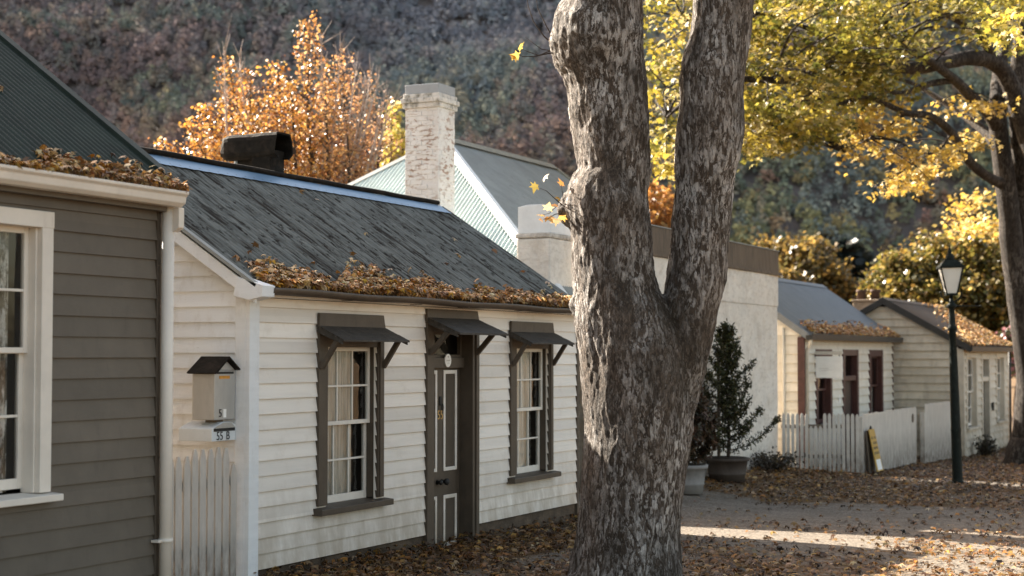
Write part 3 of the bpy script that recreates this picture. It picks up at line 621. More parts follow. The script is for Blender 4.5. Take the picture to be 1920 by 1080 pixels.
# ================================================================== GREY COTTAGE
XG, YG = -8.20, 10.86
gc = thing('grey_cottage', (XG, YG, -.1), 'taupe grey weatherboard cottage with cream window and green iron roof at the left edge', 'cottage')
b = MB(); boards(b, (XG, 0), (0, 1), (1, 0), 0, -.22, 3.16, .157, [(8.22, 9.50, .98, 3.0)], lambda z: 4.0, lambda z: YG-.02, t1=.024); b.build('front_wall', M['grey_wall'], gc)
b = MB(); boards(b, (XG, YG), (-1, 0), (0, 1), 5, -.22, 3.16, .157); b.build('side_wall', M['grey_wall'], gc)
b = MB(); b.box(XG-.06, XG+.03, YG-.03, YG+.03, -.3, 3.16); b.build('corner_board', M['trim_dark'], gc, bevel=.004)
b = MB(); shell(b, -13.2, XG-.35, 4.0, YG-.06, -.3, 3.2); b.build('inner_wall', M['interior'], gc)
f = MB(); a, bb = 8.32, 9.45
f.box(XG-.10, XG+.045, a-.12, a, 1.0, 3.03).box(XG-.10, XG+.045, bb, bb+.12, 1.0, 3.03).box(XG-.10, XG+.048, a-.125, bb+.125, 2.925, 3.045)
f.box(XG-.12, XG+.0, bb-.02, bb-.001, 1.0, 2.924)
w = sash_window(gc, XG+.0, a, bb-.02, 1.03, 2.925, 2, 3, (M['gutter_white'], M['gutter_white']), depth=.065, meet=2.03, frame=f, cmat='mottled', cw=.09)  # the curtain sheet here only carries a painted reflection
s = MB(); s.prism([(XG-.10, a-.17, 1.0), (XG+.115, a-.17, .985), (XG+.115, a-.17, .935), (XG-.10, a-.17, .935)], (0, bb-a+.35, 0)); s.build('sill', M['gutter_white'], w, bevel=.006)
GS = .733; XGE, ZGE = -8.03, 3.33
b = MB(); gl = math.hypot(1, GS); corr(b, (XGE, 4.0, ZGE), (0,1,0), (-1,0,GS), YG+.10-4.0, lambda u: 3.0*gl, amp=.009, rows=8)
corr(b, (XGE-6.0, 4.0, ZGE), (0,1,0), (1,0,GS), YG+.10-4.0, lambda u: 3.0*gl, amp=.009, rows=4); b.build('roof', M['green_roof'], gc)
b = MB(); b.bar((XGE+.01, YG+.095, ZGE+.01), (XGE-3.0, YG+.095, ZGE+.01+3.0*GS), .11, .045); b.build('verge_flashing', M['green_roof'], gc, bevel=.004)
b = MB(); b.prism([(XGE-.06, YG+.045, ZGE-.05), (XGE-3, YG+.045, ZGE-.05+2.94*GS), (XGE-3, YG+.045, ZGE-.22+2.94*GS), (XGE-.06, YG+.045, ZGE-.22)], (0, .025, 0)); b.build('barge_board', M['gutter_white'], gc, bevel=.004)
b = MB(); b.box(XG+.0, XGE-.062, 4, YG+.04, 3.15, 3.30); b.build('fascia', M['grey_wall'], gc)
b = MB(); q = [(XGE-.06, 4, 3.185), (XGE+.03, 4, 3.185), (XGE+.065, 4, 3.215), (XGE+.075, 4, 3.265), (XGE+.10, 4, 3.285), (XGE+.10, 4, 3.308), (XGE-.06, 4, 3.308)]
b.prism(q, (0, YG+.06-4, 0)); b.build('gutter', M['gutter_white'], gc, bevel=.006)
b = MB(); b.prism([(XGE-.11, YG+.02, 3.18), (XGE+.03, YG+.02, 3.18), (XGE+.03, YG+.02, 3.02), (XGE-.03, YG+.02, 2.985), (XGE-.11, YG+.02, 3.05)], (0, .07, 0)); b.build('gutter_end_box', M['gutter_white'], gc, bevel=.006)
b = MB(); b.tube([(XG+.085, YG+.03, -.2), (XG+.085, YG+.03, 3.19)], .05, 16); b.tube([(XG+.085, YG+.03, .50), (XG+.085, YG+.03, .53)], .06, 16); dp = b.build('downpipe', M['gutter_white'], gc)
b = MB(); b.box(XG+.02, XG+.09, YG-.07, YG-.02, .505, .525); b.build('pipe_bracket', M['gutter_white'], dp)
def bank_g():
    y = random.uniform(8.2, YG+.07); n = .8 + .5*mnoise.noise(Vector((y*2.1, 5, 0))); t = abs(random.gauss(0, .12))*n*(.6 if y < 9.4 else 1.15)
    return (XGE+.08-t, y, ZGE-.01+max(0, t-.05)*GS + random.random()*.055*n*(.4 if y < 9.2 else 1))
leaf_bank('gutter_leaves', bank_g, 1500, 'brown leaves piled along the cream gutter of the grey cottage', (.045,.09))
leaf_bank('roof_leaf', lambda: (XGE-.98, 9.93, ZGE+.98*GS+.03), 2, 'lone orange leaf stuck on the dark green roof', (.08,.11))

# ================================================================== SIDE GATE AND MAILBOXES
gt = thing('picket_gate', (-8.52, 11.8, -.05), 'narrow white picket gate between the grey and white cottages', 'gate')
b = MB(); b.box(-8.60, -8.555, 11.02, 12.49, .25, .33).box(-8.60, -8.555, 11.02, 12.49, .83, .91); b.build('rail', M['fence_near'], gt)
for i in range(13):
    y = 11.05 + i*.116; zt = 1.13 + (.045 if i > 6 else 0) + random.uniform(-.012, .012); w2 = .045; lean = random.uniform(-.006, .006)
    if i == 12: zt = 1.02
    p = [(-8.55, y-w2, -.06), (-8.55, y+w2, -.06), (-8.55, y+w2+lean, zt-.10), (-8.55, y+w2*.55+lean, zt-.03), (-8.55, y+.012+lean, zt), (-8.55, y-.012+lean, zt), (-8.55, y-w2*.55+lean, zt-.03), (-8.55, y-w2+lean, zt-.10)]
    q = MB(); q.prism(p, (.022, 0, 0)); q.build('picket', M['fence_near'], gt, bevel=.004)
mb_ = thing('mailbox', (-8.68, 12.27, 1.42), 'tall dull grey mailbox with dark gabled roof above the picket gate', 'mailbox', 'mailboxes on the cottage side wall')
b = MB(); b.box(-8.80, -8.56, 12.08, 12.40, 1.42, 1.86); b.prism([(-8.561, 12.08, 1.861), (-8.561, 12.40, 1.861), (-8.561, 12.24, 1.96)], (-.238, 0, 0)); bx = b.build('box', M['zinc'], mb_, bevel=.006)
b = MB(); b.prism([(-8.82, 12.02, 1.84), (-8.82, 12.24, 1.985), (-8.82, 12.24, 1.967), (-8.82, 12.04, 1.83)], (.31, 0, 0)).prism([(-8.82, 12.41, 1.87), (-8.82, 12.24, 1.985), (-8.82, 12.24, 1.967), (-8.82, 12.40, 1.86)], (.31, 0, 0)); b.build('roof', M['tin_dark'], mb_)
b = MB(); b.box(-8.5615, -8.557, 12.12, 12.37, 1.828, 1.848); b.build('slot', M['ink'], bx)
b = MB(); b.box(-8.5595, -8.5565, 12.15, 12.31, 1.785, 1.812); b.build('sticker', M['orange'], bx)
b = MB(); b.box(-8.5595, -8.557, 12.215, 12.26, 1.44, 1.515); b.build('number_label', M['paper'], bx)
text_mesh('number', '5', .10, (-8.554, 12.165, 1.477), (0,1,0), (0,0,1), M['ink'], bx, .001)
b = MB(); b.box(-8.74, -8.62, 12.401, 12.43, 1.6, 1.66); b.build('bracket', M['rail'], mb_)
b = MB(); b.box(-8.74, -8.62, 12.2, 12.3, 1.375, 1.419); b.build('stand', M['rail'], mb_)
m2 = thing('mailbox', (-8.72, 12.25, 1.23), 'low pale mailbox with sloping lid numbered 55 B below the grey one', 'mailbox', 'mailboxes on the cottage side wall')
b = MB(); b.prism([(-8.92, 12.05, 1.232), (-8.92, 12.42, 1.232), (-8.92, 12.42, 1.37), (-8.92, 12.34, 1.40), (-8.92, 12.22, 1.40), (-8.92, 12.05, 1.345)], (.36, 0, 0)); bx = b.build('box', M['palebox'], m2, bevel=.006)
b = MB(); b.box(-8.559, -8.556, 12.075, 12.40, 1.318, 1.346); b.build('slot', M['ink'], bx)
b = MB(); b.prism([(-8.557, 12.07, 1.348), (-8.557, 12.40, 1.348), (-8.557, 12.33, 1.396), (-8.557, 12.22, 1.396)], (.006, 0, 0)); b.build('flap', M['zinc'], bx)
text_mesh('number', '55', .105, (-8.5555, 12.165, 1.275), (0,1,0), (0,0,1), M['ink'], bx, .001)
text_mesh('letter', 'B', .105, (-8.5555, 12.29, 1.275), (0,1,0), (0,0,1), M['ink'], bx, .001)
b = MB(); b.box(-8.80, -8.66, 12.421, 12.435, 1.25, 1.32); b.build('bracket', M['rail'], m2)

mb_.location.y += .10; m2.location.y += .095
# ================================================================== HIPPED HOUSE WITH BRICK CHIMNEY
AX, AY, AZ, K, T = -13.62, 26.38, 5.90, .74, 4.35
hp = thing('hipped_house', (-13.2, 21.7, -.25), 'house with pale green hipped iron roof and white flaking brick chimney', 'house')
hl = math.hypot(1, K); ze = AZ - T*K
b = MB(); shell(b, AX-T+.3, -9.96, AY-T+.3, 31.0, -.5, ze-.02); b.quad((AX-T+.3, 31.0, ze-.1), (-9.96, 31.0, ze-.1), (-9.96, 31.0, AZ-3.63*K-.05), (AX, 31.0, AZ-.05)); b.build('wall', M['render'], hp)
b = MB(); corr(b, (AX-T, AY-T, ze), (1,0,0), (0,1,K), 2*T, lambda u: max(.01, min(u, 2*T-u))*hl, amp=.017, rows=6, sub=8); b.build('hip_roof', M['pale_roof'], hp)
RL = 4.9; TY = T + RL
b = MB(); st = lambda u: 0.0 if u < 1.3 else (T-4.12)*hl
top = lambda u: max(.01, min(u, T))*hl
corr(b, (AX+T, AY-T, ze), (0,1,0), (-1,0,K), TY, lambda u: max(top(u), min(st(u), top(u))+.005), amp=.008, rows=6, sub=4, start=lambda u: min(st(u), top(u)))
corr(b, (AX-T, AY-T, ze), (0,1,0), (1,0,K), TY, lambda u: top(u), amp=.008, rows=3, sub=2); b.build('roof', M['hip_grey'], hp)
def strip(mb, p, q, w, n1, n2, lift=.02):
    """folded flashing along an edge from p to q, wings running along n1 and n2"""
    p = Vector(p); q = Vector(q); n1 = Vector(n1).normalized(); n2 = Vector(n2).normalized(); z = Vector((0,0,lift))
    mb.quad(p+z, p+n1*w+z*.9, q+n1*w+z*.9, q+z); mb.quad(p+n2*w+z*.9, p+z, q+z, q+n2*w+z*.9)
ap = (AX, AY, AZ); ap2 = (AX, AY+RL, AZ)
b = MB(); strip(b, (AX+T, AY-T, ze), ap, .17, (-1,0,0), (0,1,0), .035); b.build('hip_flashing', M['flash_white'], hp)
b = MB(); strip(b, (AX-T, AY-T, ze), ap, .15, (1,0,0), (0,1,0), .035); b.build('hip_flashing', M['hip_grey'], hp)
b = MB(); strip(b, ap, ap2, .20, (1,0,-K), (-1,0,-K), .05); b.bar((AX, AY+RL-.02, AZ+.02), (AX+3.6, AY+RL-.02, AZ+.02-3.6*K), .12, .04); b.build('ridge_cap', M['ridge_grey'], hp)
def brick_stack(x0, x1, y0, y1, z0, z1):
    b = MB(); b.box(x0+.004, x1-.004, y0+.004, y1-.004, z0-.3, z1); z = z0; k = 0
    while z < z1 - .02:
        h = .078 + random.uniform(-.003, .003); zt = min(z+h-.006, z1)
        for (p, q, ax) in ((x0, x1, 'y0'), (x0, x1, 'y1'), (y0, y1, 'x0'), (y0, y1, 'x1')):
            n = 3; off = (.5 if k % 2 else 0)
            cuts = [p] + [p+(q-p)*(i+off)/n for i in range(n+1) if 0 < (i+off)/n < 1] + [q]
            for a, c in zip(cuts, cuts[1:]):
                o = random.uniform(-.001, .010)
                if random.random() < .06: o = -.008
                if ax == 'y0': b.box(a+.003, c-.003, y0-o, y0+.03, z, zt)
                elif ax == 'y1': b.box(a+.003, c-.003, y1-.03, y1+o, z, zt)
                elif ax == 'x0': b.box(x0-o, x0+.03, a+.034, c-.034 if c == q else c-.003, z, zt)
                else: b.box(x1-.03, x1+o, a+.034 if a == p else a+.003, c-.034 if c == q else c-.003, z, zt)
        z += h; k += 1
    return b
cx0, cx1, cy0, cy1 = -12.555, -11.955, 23.0, 23.56
ck = brick_stack(cx0, cx1, cy0, cy1, 3.2, 5.90).build('chimney', M['brick'], hp, bevel=.004)
b = MB(); b.box(cx0-.035, cx1+.035, cy0-.035, cy1+.035, 5.902, 5.98).box(cx0-.06, cx1+.06, cy0-.06, cy1+.06, 5.982, 6.06).box(cx0-.03, cx1+.03, cy0-.03, cy1+.03, 6.062, 6.13); b.build('chimney_crown', mk('mossy lime crown', (.70,.67,.62), .1, 6, dirt=(((.10,.10,.07), 9, (1,1,.6), .5, .66, .9),((.34,.22,.15), 14, (1,1,1), .6, .72, .7)), bump=.6, bs=20), ck, bevel=.012)
b = MB(); b.box(cx0-.005, cx1+.005, cy0-.005, cy1+.005, 6.132, 6.28); b.build('chimney_cap', mk('grey sheet cap', (.36,.38,.40), .08, 5, rough=.5), ck, bevel=.01)
b = MB(); b.box(-10.29, -9.735, 22.3, 23.2, 2.5, 3.725); c2 = b.build('chimney', M['render'], hp, bevel=.03)
b = MB(); b.box(-10.305, -9.72, 22.285, 23.215, 3.727, 3.80); b.build('chimney_shoulder', mk('stained lime ledge', (.60,.56,.50), .15, 7, dirt=(((.22,.18,.14), 9, (1,1,.6), .48, .66, .8),), bump=.6, bs=20), c2, bevel=.02)
b = MB(); b.prism([(-10.27, 22.32, 3.802), (-9.75, 22.32, 3.802), (-9.75, 22.32, 4.195), (-9.88, 22.32, 4.225), (-10.12, 22.32, 4.225), (-10.27, 22.32, 4.195)], (0, .86, 0)); b.build('chimney_cap', M['flash_white'], c2, bevel=.008)

# ================================================================== WHITE RENDERED BUILDING
wb = thing('rendered_shop', (-8.9, 31.45, -.25), 'plain white limewashed building with stained brown parapet behind the potted conifers', 'building')
def lumpy(x0, x1, y0, y1, z0, z1, st=.08):
    b = MB()
    def sheet(p, eu, ev, nu, nv, nr):
        p, eu, ev, nr = map(Vector, (p, eu, ev, nr)); vs = []
        for i in range(nu+1):
            for j in range(nv+1):
                q = p + eu*(i/nu) + ev*(j/nv); e = 0 if i in (0, nu) else 1
                vs.append(q + nr*e*(.026*mnoise.noise(q*1.6) + .020*mnoise.noise(q*4.5)))
        b.add(vs, [(i*(nv+1)+j, (i+1)*(nv+1)+j, (i+1)*(nv+1)+j+1, i*(nv+1)+j+1) for i in range(nu) for j in range(nv)], True)
    ny_ = max(2, int((y1-y0)/st)); nz_ = max(2, int((z1-z0)/st)); nx_ = max(2, int((x1-x0)/st))
    sheet((x1, y0, z0), (0, y1-y0, 0), (0, 0, z1-z0), ny_, nz_, (1,0,0)); sheet((x1, y1, z0), (x0-x1, 0, 0), (0, 0, z1-z0), nx_, nz_, (0,1,0))
    sheet((x0, y0, z0), (x1-x0, 0, 0), (0, 0, z1-z0), nx_, nz_, (0,-1,0)); sheet((x0, y1, z0), (0, y0-y1, 0), (0, 0, z1-z0), ny_, nz_, (-1,0,0))
    b.quad((x0,y0,z1),(x1,y0,z1),(x1,y1,z1),(x0,y1,z1)); return b
lumpy(-9.40, -8.90, 23.4, 31.45, -.5, 2.94).build('wall', M['render'], wb)
lumpy(-9.39, -8.882, 23.39, 31.465, 2.942, 3.535).build('wall_band', M['render'], wb)
b = MB(); b.box(-9.40, -8.865, 23.36, 31.46, 3.602, 4.01); pf = b.build('parapet', M['fascia'], wb, bevel=.006)
b = MB(); b.box(-9.41, -8.85, 23.34, 31.475, 4.012, 4.03); b.build('parapet_cap', M['hip_grey'], wb)
b = MB(); b.box(-8.895, -8.83, 23.36, 31.55, 3.54, 3.60); b.build('cornice', M['fascia'], wb, bevel=.006)

# ================================================================== CREAM COTTAGE WITH MAROON WINDOWS
XA, A0, A1 = -8.75, 32.75, 41.22
ca = thing('cream_cottage', (XA, A0, -.4), 'cream weatherboard cottage with maroon window frames, blue grey roof and hanging sign', 'cottage', None)
wins = [(33.72, 34.98), (38.62, 39.98)]; da = (36.05, 37.43)
b = MB(); boards(b, (XA, 0), (0, 1), (1, 0), 0, -.45, 2.33, .19, [(p, q, .55, 2.08) for p, q in wins] + [(da[0], da[1], -.45, 2.08)], lambda z: A0, lambda z: A1, t1=.042); b.build('front_wall', M['cream'], ca)
SA = .70; b = MB(); rx = lambda z: max(0, (z-2.34)/SA - .05)
boards(b, (XA, A0), (-1, 0), (0, -1), 3.5, -.45, 3.55, .19, [], rx, lambda z: 3.5-rx(z), t1=.042); b.build('side_wall', M['cream'], ca)
b = MB(); shell(b, XA-3.46, XA-.25, A0+.05, A1, -.5, 2.4); b.quad((XA-3.46, A1, -.5), (XA-.01, A1, -.5), (XA-.01, A1, 2.33), (XA-1.75, A1, 3.52), (XA-3.46, A1, 2.33)); b.build('inner_wall', M['interior'], ca)
b = MB(); b.box(XA-.09, XA+.055, A0-.055, A0+.02, -.45, 2.36); b.build('corner_board', M['maroon'], ca, bevel=.004)
b = MB(); b.box(XA-.02, XA+.034, A1-.07, A1+.0, -.45, 2.33); b.build('corner_board', M['maroon'], ca, bevel=.004)
XAE, ZAE, XAR = XA+.17, 2.40, -10.5; la_ = math.hypot(1, SA)
b = MB(); corr(b, (XAE, A0-.12, ZAE), (0,1,0), (-1,0,SA), 41.32-A0+.12, lambda u: (XAE-XAR)*la_, amp=.009, rows=5, sub=4)
corr(b, (2*XAR-XAE, A0-.12, ZAE), (0,1,0), (1,0,SA), 41.32-A0+.12, lambda u: (XAE-XAR)*la_, amp=.009, rows=2, sub=4); b.build('roof', M['blue_roof'], ca)
zr = ZAE + (XAE-XAR)*SA
b = MB(); strip(b, (XAR, A0-.14, zr), (XAR, 41.33, zr), .16, (1,0,-SA), (-1,0,-SA), .03); b.build('ridge_cap', M['blue_roof'], ca)
b = MB()
for s_ in (1, -1): b.prism([(XAR, A0-.145, zr+.02), (XAR+s_*(XAE-XAR), A0-.145, ZAE+.02), (XAR+s_*(XAE-XAR), A0-.145, ZAE-.13), (XAR, A0-.145, zr-.14)], (0, .03, 0))
b.build('barge_board', mk('grey trim paint', (.20,.21,.215), .1, 6, rough=.5), ca, bevel=.004)
b = MB(); b.prism([(XAE-.05, A0-.2, 2.30), (XAE+.08, A0-.2, 2.30), (XAE+.10, A0-.2, 2.42), (XAE+.085, A0-.2, 2.42), (XAE+.07, A0-.2, 2.39), (XAE-.05, A0-.2, 2.39)], (0, 41.34-A0+.2, 0)); b.build('gutter', M['black_trim'], ca, bevel=.004)
b = MB(); b.tube([(XA+.07, A0+.10, -.4), (XA+.07, A0+.10, 2.08), (XA+.16, A0+.0, 2.22), (XA+.2, A0-.1, 2.32)], .038, 10); b.build('downpipe', M['cream'], ca)
b = MB(); b.tube([(XA-.38, A0-.06, -.4), (XA-.38, A0-.06, 2.55)], .03, 8); b.build('downpipe', M['cream'], ca)
for k, (p, q) in enumerate(wins):
    f = MB(); f.box(XA-.10, XA+.045, p-.04, p+.11, .53, 2.115).box(XA-.10, XA+.045, q-.11, q+.04, .53, 2.115).box(XA-.10, XA+.04, p+.11, q-.11, 1.96, 2.112)
    w = sash_window(ca, XA, p+.11, q-.11, .56, 1.96, 1, 2 if k else 1, (M['maroon'], M['maroon']), depth=.06, frame=f, curtain=(k == 1))
    s = MB(); s.box(XA-.1, XA+.10, p-.08, q+.08, .48, .528); s.build('sill', M['maroon'], w, bevel=.005)
f = MB(); f.box(XA-.12, XA+.045, da[0]-.04, da[0]+.12, -.45, 2.115).box(XA-.12, XA+.045, da[1]-.12, da[1]+.04, -.45, 2.115).box(XA-.12, XA+.04, da[0]+.12, da[1]-.12, 1.98, 2.112).box(XA-.10, XA+.02, da[0]+.12, da[1]-.12, 1.42, 1.53); fo = f.build('door_frame', M['maroon'], ca, bevel=.004)
f = MB(); f.box(XA-.13, XA-.08, da[0]+.12, da[1]-.12, -.45, 1.42)
for zz in ((-.3, .45), (.6, 1.3)): f.box(XA-.08, XA-.068, da[0]+.3, da[1]-.3, *zz)
dd = f.build('door', mk('deep maroon door', (.035,.018,.016), .1, 5, rough=.45), ca, bevel=.004)
f = MB(); f.quad((XA-.09, da[0]+.12, 1.53), (XA-.09, da[1]-.12, 1.53), (XA-.09, da[1]-.12, 1.98), (XA-.09, da[0]+.12, 1.98)); f.build('transom_pane', M['glass'], fo)
f = MB(); f.box(XA+.025, XA+.04, 35.62, 35.74, .95, 1.12); f.build('wall_plate', M['paper'], ca)
sg = thing('hanging_sign', (XA, 33.6, 1.5), 'white hanging sign board on a beam above the first maroon window', 'sign')
b = MB(); b.box(XA+.03, XA+.60, 33.57, 33.63, 2.0, 2.07); b.build('beam', M['fence'], sg, bevel=.004)
b = MB(); b.box(XA+.05, XA+.61, 33.585, 33.615, 1.52, 1.965); bd = b.build('board', M['paper'], sg, bevel=.004)
b = MB(); b.box(XA+.12, XA+.33, 33.5835, 33.5845, 1.715, 1.722).box(XA+.12, XA+.40, 33.5835, 33.5845, 1.685, 1.69).box(XA+.12, XA+.28, 33.5835, 33.5845, 1.66, 1.664); b.build('print', M['faint'], bd)
for q_ in (.12, .54):
    b = MB(); b.tube([(XA+q_, 33.6, 1.96), (XA+q_, 33.6, 2.005)], .008, 6); b.build('hook', M['iron'], sg)
pk = MB(); pk.box(XA-.17, XA-.165, 33.95, 34.35, 1.25, 1.42); 
pk.build('window_card', mk('pink card', (.60,.22,.22), .4, 25, rough=.7, bump=0), ca)
def bank_a():
    y = random.uniform(A0+.1, 41.2); t = abs(random.gauss(0, .17))*(.6+.8*mnoise.noise(Vector((y*.9,3,0)))+.3); return (XAE+.06-t, y, ZAE+.03+t*SA+random.random()*.03)
leaf_bank('gutter_leaves', bank_a, 1700, 'golden leaves lying along the eave of the maroon windowed cottage', (.05,.10))

# ================================================================== FAR CREAM COTTAGE WITH BROWN ROOF
XB, B0, B1 = -7.10, 41.50, 48.85; XBR, SB = -9.0, .575
cb = thing('brown_roofed_cottage', (XB, B0, -.65), 'far cream cottage with dark barge boards and leafy brown roof behind the lamp', 'cottage')
wb2 = [(41.97, 43.40), (46.75, 48.08)]; db = (44.30, 45.48)
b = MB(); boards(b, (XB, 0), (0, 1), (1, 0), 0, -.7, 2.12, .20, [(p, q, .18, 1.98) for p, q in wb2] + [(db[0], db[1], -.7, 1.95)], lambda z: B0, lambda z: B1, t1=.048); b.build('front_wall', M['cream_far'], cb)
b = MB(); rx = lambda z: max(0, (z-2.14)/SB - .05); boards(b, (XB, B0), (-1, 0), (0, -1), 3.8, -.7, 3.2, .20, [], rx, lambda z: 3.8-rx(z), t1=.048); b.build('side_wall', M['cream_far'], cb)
b = MB(); shell(b, XB-3.76, XB-.25, B0+.05, B1, -.7, 2.15); b.quad((XB-3.76, B1, -.7), (XB-.01, B1, -.7), (XB-.01, B1, 2.12), (XBR, B1, 3.18), (XB-3.76, B1, 2.12)); b.build('inner_wall', M['interior'], cb)
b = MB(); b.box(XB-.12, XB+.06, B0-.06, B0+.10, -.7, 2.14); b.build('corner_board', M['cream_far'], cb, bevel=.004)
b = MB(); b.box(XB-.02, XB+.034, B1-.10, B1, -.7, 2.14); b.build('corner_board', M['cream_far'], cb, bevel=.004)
XBE = XB+.20; ZBE = 2.20; lb = math.hypot(1, SB)
b = MB(); corr(b, (XBE, 41.36, ZBE), (0,1,0), (-1,0,SB), 49.05-41.36, lambda u: (XBE-XBR)*lb, amp=.009, rows=5, sub=4)
corr(b, (2*XBR-XBE, 41.36, ZBE), (0,1,0), (1,0,SB), 49.05-41.36, lambda u: (XBE-XBR)*lb, amp=.009, rows=2, sub=4); b.build('roof', M['brown_roof'], cb)
zr = ZBE+(XBE-XBR)*SB
b = MB(); strip(b, (XBR, 41.35, zr), (XBR, 49.06, zr), .16, (1,0,-SB), (-1,0,-SB), .03); b.build('ridge_cap', M['brown_roof'], cb)
for yy in (41.335, 49.05):
    b = MB()
    for s_ in (1, -1): b.prism([(XBR, yy, zr+.03), (XBR+s_*(XBE-XBR+.03), yy, ZBE+.02), (XBR+s_*(XBE-XBR+.03), yy, ZBE-.15), (XBR, yy, zr-.15)], (0, .024, 0))
    b.build('barge_board', M['black_trim'], cb, bevel=.004)
b = MB(); b.prism([(XBE-.07, 41.37, 2.08), (XBE+.07, 41.37, 2.08), (XBE+.09, 41.37, 2.20), (XBE-.07, 41.37, 2.18)], (0, 49.07-41.37, 0)); b.build('gutter', M['black_trim'], cb, bevel=.004)
b = MB(); b.tube([(XB+.07, B1+.05, -.65), (XB+.07, B1+.05, 2.1)], .04, 8); b.build('downpipe', M['black_trim'], cb)
for p, q in wb2:
    f = MB(); f.box(XB-.10, XB+.05, p-.10, p+.06, .18, 2.04).box(XB-.10, XB+.05, q-.06, q+.10, .18, 2.04).box(XB-.10, XB+.045, p+.06, q-.06, 1.92, 2.038)
    w = sash_window(cb, XB, p+.06, q-.06, .20, 1.92, 2, 2, (M['cream_far'], M['sash_white']), depth=.05, frame=f, stile=.07, bar=.03)
    s = MB(); s.box(XB-.10, XB+.11, p-.14, q+.14, .12, .178); s.build('sill', M['cream_far'], w, bevel=.005)
f = MB(); f.box(XB-.12, XB+.05, db[0]-.09, db[0]+.08, -.7, 2.02).box(XB-.12, XB+.05, db[1]-.08, db[1]+.09, -.7, 2.02).box(XB-.12, XB+.045, db[0]+.08, db[1]-.08, 1.88, 2.018).box(XB-.10, XB+.03, db[0]+.08, db[1]-.08, 1.30, 1.42); fo = f.build('door_frame', M['cream_far'], cb, bevel=.004)
f = MB(); f.box(XB-.14, XB-.09, db[0]+.08, db[1]-.08, -.7, 1.30); f.build('door', mk('dark door', (.03,.027,.024), .1, 5, rough=.5), cb)
f = MB(); f.quad((XB-.09, db[0]+.08, 1.42), (XB-.09, db[1]-.08, 1.42), (XB-.09, db[1]-.08, 1.88), (XB-.09, db[0]+.08, 1.88)); f.build('transom_pane', M['glass'], fo)
f = MB(); f.box(XB+.03, XB+.09, 45.78, 45.92, .5, .72); f.build('meter_box', M['black_trim'], cb)
b = MB(); b.box(-9.99, -9.31, 42.4, 42.95, 2.2, 3.36).box(-10.03, -9.27, 42.36, 42.99, 3.362, 3.42); cc = b.build('chimney', mk('brown render', (.34,.27,.20), .15, 6, rough=.9), cb, bevel=.02)
for x in (-9.83, -9.47):
    q = MB(); q.tube([(x, 42.67, 3.42), (x, 42.67, 3.60), (x, 42.67, 3.62), (x, 42.67, 3.68)], [.125, .115, .14, .135], 14); q.build('chimney_pot', mk('sooty clay', (.07,.042,.03), .2, 8, rough=.8), cc)
def bank_b():
    y = random.uniform(41.5, 49); t = min(2.0, abs(random.gauss(0, .25 + .9*max(0, (y-43)/6)))); return (XBE+.03-t, y, ZBE+.04+t*SB+random.random()*.03)
leaf_bank('roof_leaves', bank_b, 2600, 'orange leaves scattered down the brown roof of the far cottage', (.06,.11))

# ================================================================== PICKET FENCES
def picket(mb, p, d, w, z0, z1, n):
    p = Vector(p); d = Vector(d); e = Vector((n[0], n[1], 0))*.022
    pr = [(-w, z0), (w, z0), (w, z1-.06), (w*.7, z1-.02), (w*.25, z1), (-w*.25, z1), (-w*.7, z1-.02), (-w, z1-.06)]
    q = [p + d*a + Vector((0, 0, z-p.z)) for a, z in pr]; mb.prism(q, e)
def fence(root, p, q, n, n_p, w, ztop, zbot, short=()):
    p = Vector(p); q = Vector(q); d = (q-p).normalized(); nn = Vector((n[0], n[1], 0))
    for hgt in (.30, .88):
        r = MB(); off = nn*-.045; r.bar(p+off+Vector((0,0,zbot+hgt)), q+off+Vector((0,0,zbot+hgt)), .05, .075); r.build('rail', M['rail'] if n[1] < -.5 else M['fence'], root)
    for i in range(n_p):
        c = p.lerp(q, (i+.5)/n_p); b = MB(); zt = ztop + random.uniform(-.012, .012) - (.24 if i in short else 0)
        picket(b, c, d + Vector((0,0,0)), w, zbot + random.uniform(-.01, .02), zt, n); b.build('picket', M['fence'], root)
pf_ = thing('picket_fence', (-7.35, 31.75, -.3), 'white picket fence turning a corner in front of the maroon windowed cottage', 'fence', 'white picket fences along the street')
fence(pf_, (-8.82, 31.40, 0), (-7.40, 31.86, 0), (.308, -.951), 17, .032, .86, -.27, (6, 7, 8))
fence(pf_, (-7.36, 31.95, 0), (-7.32, 36.85, 0), (1, 0), 52, .042, .85, -.36)
b = MB(); b.box(-7.43, -7.34, 31.84, 31.93, -.4, .80); b.build('post', M['fence'], pf_)
b = MB(); b.box(-7.42, -7.33, 36.86, 36.94, -.45, .80); b.build('post', M['fence'], pf_)
b = MB(); b.tube([(-7.315, 36.45, .62), (-7.29, 36.45, .62)], [.10, .10], 14, smooth=False); b.build('round_plate', M['trim_dark'], pf_)
pg = thing('picket_fence', (-7.15, 38.9, -.4), 'second white picket fence, set back beside the lamp and far cottage', 'fence', 'white picket fences along the street')
fence(pg, (-7.22, 37.35, 0), (-7.12, 40.9, 0), (1, 0), 38, .042, .90, -.45)
b = MB(); b.box(-7.29, -7.19, 37.22, 37.31, -.5, .72); b.build('post', M['fence'], pg)
pw = thing('picket_fence', (-6.4, 50.2, -.7), 'short white fence just past the far cottage behind the right tree', 'fence', 'white picket fences along the street')
fence(pw, (-7.0, 50.1, 0), (-5.2, 50.4, 0), (.16, -.98), 18, .04, .62, -.7)
sb = thing('sandwich_board', (-7.1, 32.2, -.3), 'yellow sandwich board with dark print leaning at the white fence', 'sign')
s0, s1 = Vector((-7.10, 31.98, -.26)), Vector((-7.255, 31.92, .55)); wv = Vector((0, .50, 0))
b = MB(); nrm = (s1-s0).cross(wv).normalized(); nrm = nrm if nrm.x > 0 else -nrm
